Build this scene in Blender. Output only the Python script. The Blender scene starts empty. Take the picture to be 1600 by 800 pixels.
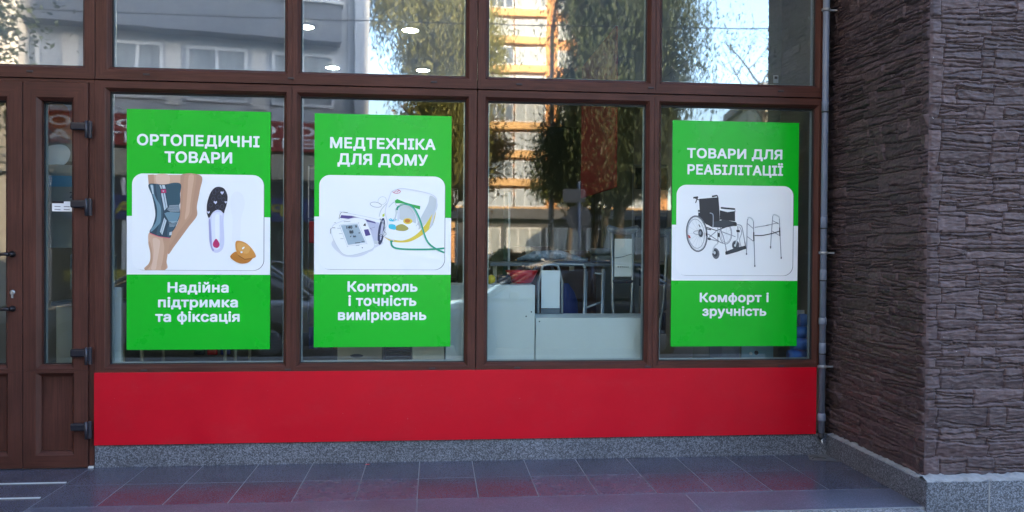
import bpy, bmesh, math, random
import numpy as np
from mathutils import Vector, Matrix

SC = bpy.context.scene
COL = SC.collection
R = math.radians
random.seed(7)
rng = np.random.default_rng(7)

# ------------------------------------------------------------------ camera
cam_d = bpy.data.cameras.new('camera')
cam_d.lens = 28.125; cam_d.sensor_width = 36.0
cam_d.clip_start = 0.05; cam_d.clip_end = 1200
cam = bpy.data.objects.new('camera', cam_d); COL.objects.link(cam)
yaw, pitch, roll = R(5.477), R(-0.699), R(0.404)
cy_, sy_, cp_, sp_ = math.cos(yaw), math.sin(yaw), math.cos(pitch), math.sin(pitch)
fwd = Vector((sy_*cp_, cy_*cp_, sp_)); rt = Vector((cy_, -sy_, 0)); up = rt.cross(fwd)
r2 = rt*math.cos(roll) + up*math.sin(roll); u2 = -rt*math.sin(roll) + up*math.cos(roll)
cam.matrix_world = Matrix(((r2.x, u2.x, -fwd.x, 0.0), (r2.y, u2.y, -fwd.y, -5.25), (r2.z, u2.z, -fwd.z, 1.4), (0, 0, 0, 1)))
SC.camera = cam

# ------------------------------------------------------------------ sky, sun, exposure
SUN_EL, SUN_AZ = R(24), math.atan2(0.7, 1.0)       # low sun behind the shop, to its right
w = bpy.data.worlds.new('World'); SC.world = w; w.use_nodes = True
wn, wl = w.node_tree.nodes, w.node_tree.links
bg = wn['Background']
sky = wn.new('ShaderNodeTexSky'); sky.sky_type = 'NISHITA'; sky.sun_disc = False
sky.sun_elevation = SUN_EL; sky.sun_rotation = SUN_AZ
sky.air_density = 1.0; sky.dust_density = 1.6; sky.ozone_density = 1.0; sky.altitude = 120
wl.new(sky.outputs[0], bg.inputs[0]); bg.inputs[1].default_value = 0.15
sd = bpy.data.lights.new('sun', 'SUN'); sd.energy = 3.4; sd.angle = R(0.5); sd.color = (1.0, 0.74, 0.44)
sun = bpy.data.objects.new('sun', sd); COL.objects.link(sun)
to_sun = Vector((math.sin(SUN_AZ)*math.cos(SUN_EL), math.cos(SUN_AZ)*math.cos(SUN_EL), math.sin(SUN_EL)))
sun.rotation_euler = to_sun.to_track_quat('Z', 'Y').to_euler()
SC.view_settings.view_transform = 'Standard'; SC.view_settings.look = 'None'
SC.view_settings.gamma = 1; SC.view_settings.use_curve_mapping = False
SC.view_settings.exposure = 3.4
SC.render.engine = 'CYCLES'
SC.cycles.max_bounces = 9; SC.cycles.transparent_max_bounces = 14
SC.cycles.diffuse_bounces = 4; SC.cycles.glossy_bounces = 5
SC.cycles.caustics_reflective = False; SC.cycles.caustics_refractive = False
SC.cycles.sample_clamp_indirect = 6
SC.cycles.use_denoising = True

# ------------------------------------------------------------------ helpers
def tag(o, label=None, cat=None, group=None, kind=None):
    if label: o['label'] = label
    if cat: o['category'] = cat
    if group: o['group'] = group
    if kind: o['kind'] = kind
    return o

def empty(name, loc=(0, 0, 0), rz=0, label=None, cat=None, group=None):
    o = bpy.data.objects.new(name, None); o.empty_display_size = .1
    COL.objects.link(o); o.location = loc; o.rotation_euler = (0, 0, rz)
    return tag(o, label, cat, group)

class MB:
    """collects shapes and links them as one mesh object"""
    def __init__(s): s.v = []; s.f = []; s.m = []; s.sm = []
    def face(s, idx, m=0, sm=False): s.f.append(tuple(idx)); s.m.append(m); s.sm.append(sm)
    def quad(s, pts, m=0):
        b = len(s.v); s.v += [tuple(p) for p in pts]; s.face(range(b, b+len(pts)), m); return s
    def box(s, x0, x1, y0, y1, z0, z1, m=0):
        b = len(s.v)
        s.v += [(x0, y0, z0), (x1, y0, z0), (x1, y1, z0), (x0, y1, z0), (x0, y0, z1), (x1, y0, z1), (x1, y1, z1), (x0, y1, z1)]
        for q in ((0, 3, 2, 1), (4, 5, 6, 7), (0, 1, 5, 4), (1, 2, 6, 5), (2, 3, 7, 6), (3, 0, 4, 7)): s.face([b+i for i in q], m)
        return s
    def tube(s, pts, r, n=10, m=0, cap=True, taper=None):
        pts = [Vector(p) for p in pts]; b0 = len(s.v); N = len(pts)
        ref = None
        for i, p in enumerate(pts):
            if i == 0: t = pts[1]-p
            elif i == N-1: t = p-pts[-2]
            else: t = (pts[i+1]-p).normalized()+(p-pts[i-1]).normalized()
            if t.length < 1e-9: t = Vector((0, 0, 1))
            t.normalize()
            if ref is None:
                ref = Vector((0, 0, 1)) if abs(t.z) < .9 else Vector((1, 0, 0))
            a = t.cross(ref).normalized(); c = a.cross(t).normalized(); ref = c
            tp = 1 if taper is None else taper[i]
            ra, rc = (r*tp[0], r*tp[1]) if isinstance(tp, tuple) else (r*tp, r*tp)
            for k in range(n):
                an = 2*math.pi*k/n
                q = p + a*math.cos(an)*ra + c*math.sin(an)*rc
                s.v.append(tuple(q))
        for i in range(N-1):
            for k in range(n):
                k2 = (k+1) % n
                s.face((b0+i*n+k, b0+i*n+k2, b0+(i+1)*n+k2, b0+(i+1)*n+k), m, True)
        if cap:
            s.face([b0+k for k in range(n)][::-1], m); s.face([b0+(N-1)*n+k for k in range(n)], m)
        return s
    def lathe(s, cx, cy, prof, n=20, m=0, axis='z'):
        b0 = len(s.v)
        for (r, h) in prof:
            for k in range(n):
                a = 2*math.pi*k/n
                u, v_ = r*math.cos(a), r*math.sin(a)
                s.v.append((cx+u, cy+v_, h) if axis == 'z' else ((cx+u, h, cy+v_) if axis == 'y' else (h, cx+u, cy+v_)))
        for i in range(len(prof)-1):
            for k in range(n):
                k2 = (k+1) % n
                s.face((b0+i*n+k, b0+i*n+k2, b0+(i+1)*n+k2, b0+(i+1)*n+k), m, True)
        s.face([b0+k for k in range(n)][::-1], m); s.face([b0+(len(prof)-1)*n+k for k in range(n)], m)
        return s
    def grid(s, G, m=0, sm=True, close_u=False):
        """G[i][j] points"""
        b0 = len(s.v); ni = len(G); nj = len(G[0])
        for row in G: s.v += [tuple(p) for p in row]
        for i in range(ni-1):
            for j in range(nj-1 if not close_u else nj):
                j2 = (j+1) % nj
                s.face((b0+i*nj+j, b0+i*nj+j2, b0+(i+1)*nj+j2, b0+(i+1)*nj+j), m, sm)
        return s
    def build(s, name, mats, parent=None, bevel=0, loc=None, seg=2):
        me = bpy.data.meshes.new(name)
        me.from_pydata(s.v, [], s.f)
        mats = mats if isinstance(mats, (list, tuple)) else [mats]
        for m in mats: me.materials.append(m)
        me.polygons.foreach_set('material_index', s.m)
        me.polygons.foreach_set('use_smooth', s.sm)
        bm = bmesh.new(); bm.from_mesh(me); bmesh.ops.recalc_face_normals(bm, faces=bm.faces); bm.to_mesh(me); bm.free()
        me.update()
        o = bpy.data.objects.new(name, me); COL.objects.link(o)
        if parent: o.parent = parent
        if loc: o.location = loc
        if bevel:
            b = o.modifiers.new('bevel', 'BEVEL'); b.width = bevel; b.segments = seg; b.limit_method = 'ANGLE'; b.angle_limit = R(40)
        return o

def copy_tree(o, parent=None):
    c = o.copy(); COL.objects.link(c); c.parent = parent
    for ch in list(o.children): copy_tree(ch, c)
    return c

# ------------------------------------------------------------------ materials
def lin(c):
    return tuple((x/12.92 if x <= .04045 else ((x+.055)/1.055)**2.4) for x in c)
def new_mat(name):
    m = bpy.data.materials.new(name); m.use_nodes = True
    n, l = m.node_tree.nodes, m.node_tree.links
    return m, n, l, n['Principled BSDF']
def mat(name, col, rough=.5, metal=0, spec=.5, coat=0, coat_rough=.1, var=0, vscale=20, bump=0, bscale=60, emit=None, es=0, stretch=(1, 1, 1)):
    m, n, l, p = new_mat(name)
    p.inputs['Base Color'].default_value = (*col, 1); p.inputs['Roughness'].default_value = rough
    p.inputs['Metallic'].default_value = metal; p.inputs['Specular IOR Level'].default_value = spec
    p.inputs['Coat Weight'].default_value = coat; p.inputs['Coat Roughness'].default_value = coat_rough
    if emit: p.inputs['Emission Color'].default_value = (*emit, 1); p.inputs['Emission Strength'].default_value = es
    tc = n.new('ShaderNodeTexCoord'); mp = n.new('ShaderNodeMapping'); mp.inputs['Scale'].default_value = stretch
    l.new(tc.outputs['Object'], mp.inputs[0])
    if var:
        no = n.new('ShaderNodeTexNoise'); no.inputs['Scale'].default_value = vscale; no.inputs['Detail'].default_value = 6; no.inputs['Roughness'].default_value = .62
        l.new(mp.outputs[0], no.inputs['Vector'])
        mr = n.new('ShaderNodeMapRange'); mr.inputs[1].default_value = .3; mr.inputs[2].default_value = .7
        mr.inputs[3].default_value = 1-var; mr.inputs[4].default_value = 1+var
        l.new(no.outputs[0], mr.inputs[0])
        mx = n.new('ShaderNodeMix'); mx.data_type = 'RGBA'; mx.blend_type = 'MULTIPLY'; mx.inputs[0].default_value = 1
        mx.inputs[6].default_value = (*col, 1); l.new(mr.outputs[0], mx.inputs[7]); l.new(mx.outputs[2], p.inputs['Base Color'])
        mr2 = n.new('ShaderNodeMapRange'); mr2.inputs[1].default_value = .3; mr2.inputs[2].default_value = .7
        mr2.inputs[3].default_value = max(0.02, rough-.08); mr2.inputs[4].default_value = min(1, rough+.08)
        l.new(no.outputs[0], mr2.inputs[0]); l.new(mr2.outputs[0], p.inputs['Roughness'])
    if bump:
        nb = n.new('ShaderNodeTexNoise'); nb.inputs['Scale'].default_value = bscale; nb.inputs['Detail'].default_value = 5
        l.new(mp.outputs[0], nb.inputs['Vector'])
        b = n.new('ShaderNodeBump'); b.inputs['Strength'].default_value = bump; b.inputs['Distance'].default_value = .01
        l.new(nb.outputs[0], b.inputs['Height']); l.new(b.outputs[0], p.inputs['Normal'])
    return m

def wood_pvc(name, vertical):
    m, n, l, p = new_mat(name)
    tc = n.new('ShaderNodeTexCoord'); mp = n.new('ShaderNodeMapping')
    mp.inputs['Scale'].default_value = (70, 70, 2.2) if vertical else (2.2, 70, 70)
    l.new(tc.outputs['Object'], mp.inputs[0])
    no = n.new('ShaderNodeTexNoise'); no.inputs['Scale'].default_value = 1.6; no.inputs['Detail'].default_value = 7; no.inputs['Roughness'].default_value = .65; no.inputs['Distortion'].default_value = .4
    l.new(mp.outputs[0], no.inputs['Vector'])
    cr = n.new('ShaderNodeValToRGB'); e = cr.color_ramp.elements
    e[0].position = .3; e[0].color = (.046, .0175, .0135, 1); e[1].position = .72; e[1].color = (.098, .036, .027, 1)
    l.new(no.outputs[0], cr.inputs[0])
    n2 = n.new('ShaderNodeTexNoise'); n2.inputs['Scale'].default_value = 3.2; n2.inputs['Detail'].default_value = 4
    l.new(tc.outputs['Object'], n2.inputs['Vector'])
    mr = n.new('ShaderNodeMapRange'); mr.inputs[1].default_value = .3; mr.inputs[2].default_value = .7; mr.inputs[3].default_value = .85; mr.inputs[4].default_value = 1.18
    l.new(n2.outputs[0], mr.inputs[0])
    mx = n.new('ShaderNodeMix'); mx.data_type = 'RGBA'; mx.blend_type = 'MULTIPLY'; mx.inputs[0].default_value = 1
    l.new(cr.outputs[0], mx.inputs[6]); l.new(mr.outputs[0], mx.inputs[7]); l.new(mx.outputs[2], p.inputs['Base Color'])
    p.inputs['Roughness'].default_value = .42; p.inputs['Specular IOR Level'].default_value = .2
    b = n.new('ShaderNodeBump'); b.inputs['Strength'].default_value = .16; b.inputs['Distance'].default_value = .002
    l.new(no.outputs[0], b.inputs['Height']); l.new(b.outputs[0], p.inputs['Normal'])
    return m

def granite(name, lo, hi, scale, rough=.5, coat=0, face_var=False):
    m, n, l, p = new_mat(name)
    tc = n.new('ShaderNodeTexCoord')
    vo = n.new('ShaderNodeTexVoronoi'); vo.inputs['Scale'].default_value = scale; vo.inputs['Randomness'].default_value = 1
    no = n.new('ShaderNodeTexNoise'); no.inputs['Scale'].default_value = scale*.55; no.inputs['Detail'].default_value = 4; no.inputs['Roughness'].default_value = .7
    n3 = n.new('ShaderNodeTexNoise'); n3.inputs['Scale'].default_value = 2.3; n3.inputs['Detail'].default_value = 5
    for q in (vo, no, n3): l.new(tc.outputs['Object'], q.inputs['Vector'])
    sp = n.new('ShaderNodeSeparateColor'); l.new(vo.outputs['Color'], sp.inputs[0])
    ad = n.new('ShaderNodeMath'); ad.operation = 'ADD'; l.new(sp.outputs[0], ad.inputs[0]); l.new(no.outputs[0], ad.inputs[1])
    cr = n.new('ShaderNodeValToRGB'); e = cr.color_ramp.elements
    e[0].position = .5; e[0].color = (*lo, 1); e[1].position = 1.0; e[1].color = (*hi, 1)
    mid = e.new(.72); mid.color = tuple((a+b)/2*.85 for a, b in zip(lo, hi)) + (1,)
    hf = n.new('ShaderNodeMath'); hf.operation = 'MULTIPLY'; hf.inputs[1].default_value = .68
    l.new(ad.outputs[0], hf.inputs[0]); l.new(hf.outputs[0], cr.inputs[0])
    mr = n.new('ShaderNodeMapRange'); mr.inputs[1].default_value = .3; mr.inputs[2].default_value = .7; mr.inputs[3].default_value = .8; mr.inputs[4].default_value = 1.15
    l.new(n3.outputs[0], mr.inputs[0])
    mx = n.new('ShaderNodeMix'); mx.data_type = 'RGBA'; mx.blend_type = 'MULTIPLY'; mx.inputs[0].default_value = 1
    l.new(cr.outputs[0], mx.inputs[6]); l.new(mr.outputs[0], mx.inputs[7])
    out = mx.outputs[2]
    p.inputs['Roughness'].default_value = rough
    if face_var:
        at = n.new('ShaderNodeAttribute'); at.attribute_name = 'tile_tone'
        m3 = n.new('ShaderNodeMapRange'); m3.inputs[3].default_value = .86; m3.inputs[4].default_value = 1.16; l.new(at.outputs['Fac'], m3.inputs[0])
        mx2 = n.new('ShaderNodeMix'); mx2.data_type = 'RGBA'; mx2.blend_type = 'MULTIPLY'; mx2.inputs[0].default_value = 1
        l.new(out, mx2.inputs[6]); l.new(m3.outputs[0], mx2.inputs[7]); out = mx2.outputs[2]
        m4 = n.new('ShaderNodeMapRange'); m4.clamp = False; m3.clamp = False; m4.inputs[3].default_value = rough-.03; m4.inputs[4].default_value = rough+.06; l.new(at.outputs['Fac'], m4.inputs[0])
        n5 = n.new('ShaderNodeTexNoise'); n5.inputs['Scale'].default_value = 9; n5.inputs['Detail'].default_value = 6; l.new(tc.outputs['Object'], n5.inputs['Vector'])
        m5 = n.new('ShaderNodeMapRange'); m5.inputs[1].default_value = .3; m5.inputs[2].default_value = .7; m5.inputs[3].default_value = -.02; m5.inputs[4].default_value = .035; l.new(n5.outputs[0], m5.inputs[0])
        a2 = n.new('ShaderNodeMath'); a2.operation = 'ADD'; l.new(m4.outputs[0], a2.inputs[0]); l.new(m5.outputs[0], a2.inputs[1])
        l.new(a2.outputs[0], p.inputs['Roughness'])
    l.new(out, p.inputs['Base Color'])
    if coat: p.inputs['Coat Weight'].default_value = coat; p.inputs['Coat Roughness'].default_value = .12
    b = n.new('ShaderNodeBump'); b.inputs['Strength'].default_value = .12; b.inputs['Distance'].default_value = .002
    l.new(no.outputs[0], b.inputs['Height']); l.new(b.outputs[0], p.inputs['Normal'])
    return m

def pane_glass(name, f0, tint=(.78, .86, .84), dust=0.0, wob=.25):
    m, n, l, p = new_mat(name); n.remove(p)
    out = n['Material Output']
    tr = n.new('ShaderNodeBsdfTransparent'); tr.inputs[0].default_value = (*tint, 1)
    gl = n.new('ShaderNodeBsdfGlossy'); gl.inputs['Roughness'].default_value = .02; gl.inputs[0].default_value = (.93, .97, 1, 1)
    fr = n.new('ShaderNodeLayerWeight'); fr.inputs[0].default_value = .5
    pw = n.new('ShaderNodeMath'); pw.operation = 'POWER'; pw.inputs[1].default_value = 4; l.new(fr.outputs['Facing'], pw.inputs[0])
    mr = n.new('ShaderNodeMapRange'); mr.inputs[3].default_value = f0; mr.inputs[4].default_value = 1; l.new(pw.outputs[0], mr.inputs[0])
    mx = n.new('ShaderNodeMixShader'); l.new(mr.outputs[0], mx.inputs[0]); l.new(tr.outputs[0], mx.inputs[1]); l.new(gl.outputs[0], mx.inputs[2])
    tc = n.new('ShaderNodeTexCoord'); no = n.new('ShaderNodeTexNoise'); no.inputs['Scale'].default_value = 2.0; no.inputs['Detail'].default_value = 2
    l.new(tc.outputs['Object'], no.inputs['Vector'])
    b = n.new('ShaderNodeBump'); b.inputs['Strength'].default_value = wob; b.inputs['Distance'].default_value = .0035
    l.new(no.outputs[0], b.inputs['Height']); l.new(b.outputs[0], gl.inputs['Normal'])
    last = mx.outputs[0]
    if dust:
        df = n.new('ShaderNodeBsdfDiffuse'); df.inputs[0].default_value = (.42, .50, .60, 1)
        nd = n.new('ShaderNodeTexNoise'); nd.inputs['Scale'].default_value = 3.5; nd.inputs['Detail'].default_value = 8; nd.inputs['Roughness'].default_value = .7
        l.new(tc.outputs['Object'], nd.inputs['Vector'])
        md = n.new('ShaderNodeMapRange'); md.inputs[1].default_value = .3; md.inputs[2].default_value = .75; md.inputs[3].default_value = dust*.6; md.inputs[4].default_value = dust*1.5
        l.new(nd.outputs[0], md.inputs[0])
        m2 = n.new('ShaderNodeMixShader'); l.new(md.outputs[0], m2.inputs[0]); l.new(last, m2.inputs[1]); l.new(df.outputs[0], m2.inputs[2]); last = m2.outputs[0]
    l.new(last, out.inputs[0])
    return m

M = {}
def speckled(*a, **k):
    """painted sheet with small pale scuffs and a soft splash of dust in patches"""
    m = mat(*a, **k); n, l = m.node_tree.nodes, m.node_tree.links; p = n['Principled BSDF']
    src = p.inputs['Base Color'].links[0].from_socket
    tc = n.new('ShaderNodeTexCoord'); mp = n.new('ShaderNodeMapping'); mp.inputs['Scale'].default_value = (1, 1, 1.6); l.new(tc.outputs['Object'], mp.inputs[0])
    s1 = n.new('ShaderNodeTexNoise'); s1.inputs['Scale'].default_value = 55; s1.inputs['Detail'].default_value = 2; l.new(mp.outputs[0], s1.inputs['Vector'])
    r1 = n.new('ShaderNodeMapRange'); r1.inputs[1].default_value = .76; r1.inputs[2].default_value = .80; r1.inputs[4].default_value = .45; l.new(s1.outputs[0], r1.inputs[0])
    s2 = n.new('ShaderNodeTexNoise'); s2.inputs['Scale'].default_value = 4.5; s2.inputs['Detail'].default_value = 9; s2.inputs['Roughness'].default_value = .75; l.new(mp.outputs[0], s2.inputs['Vector'])
    r2 = n.new('ShaderNodeMapRange'); r2.inputs[1].default_value = .52; r2.inputs[2].default_value = .8; r2.inputs[4].default_value = .04; l.new(s2.outputs[0], r2.inputs[0])
    ad = n.new('ShaderNodeMath'); ad.operation = 'MAXIMUM'; l.new(r1.outputs[0], ad.inputs[0]); l.new(r2.outputs[0], ad.inputs[1])
    mx = n.new('ShaderNodeMix'); mx.data_type = 'RGBA'; l.new(ad.outputs[0], mx.inputs[0]); l.new(src, mx.inputs[6]); mx.inputs[7].default_value = (.42, .30, .30, 1)
    l.new(mx.outputs[2], p.inputs['Base Color']); return m
M['pvc_v'] = wood_pvc('brown_pvc_upright', True); M['pvc_h'] = wood_pvc('brown_pvc_rail', False)
PVC = [M['pvc_h'], M['pvc_v']]
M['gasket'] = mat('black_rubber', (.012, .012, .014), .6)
M['spacer'] = mat('aluminium_spacer', (.45, .5, .52), .35, .6)
M['glass_low'] = pane_glass('window_glass', .15, wob=.05)
M['glass_door'] = pane_glass('door_glass', .07, wob=.05)
M['glass_up'] = pane_glass('hazy_upper_glass', .31, dust=.15, wob=.10)
M['glass_up2'] = pane_glass('upper_window_glass', .33, dust=.085, wob=.12)
M['green'] = mat('green_print', (.0, .46, .014), .30, spec=.45, var=.02, vscale=3, bump=.04, bscale=2.2)
M['white_print'] = mat('white_print', (.82, .85, .88), .33, var=.01, vscale=3)
M['red_panel'] = speckled('red_composite_panel', (.53, .004, .017), .38, spec=.25, var=.06, vscale=2.2, bump=.05, bscale=30)
M['granite'] = granite('speckled_granite', (.05, .056, .07), (.23, .25, .30), 170, .5)
M['tile'] = granite('floor_granite', (.046, .048, .070), (.118, .122, .165), 260, .21, face_var=True)
M['coping'] = granite('rough_granite_edge', (.10, .10, .11), (.36, .36, .38), 150, .6)
M['grout'] = mat('grey_grout', (.22, .22, .23), .85, var=.2, vscale=30)
M['mortar'] = mat('pale_cement', (.24, .24, .245), .9, var=.25, vscale=18, bump=.6, bscale=70)
M['strip'] = mat('pale_metal_strip', (.62, .64, .66), .4, .2)
M['pipe'] = mat('grey_painted_pipe', (.16, .19, .26), .42, var=.12, vscale=9)
M['clamp'] = mat('galvanised_steel', (.30, .31, .33), .5, .6)
M['hinge'] = mat('dark_blue_hinge', (.014, .015, .024), .35, .3)
M['hinge_plate'] = mat('grey_hinge_plate', (.045, .045, .058), .4, .4)
M['handle'] = mat('dark_bronze_handle', (.03, .026, .03), .28, .7)
M['dark'] = mat('dark_void', (.01, .01, .01), .8)
M['steel'] = mat('brushed_steel', (.36, .38, .40), .42, .85)
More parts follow.
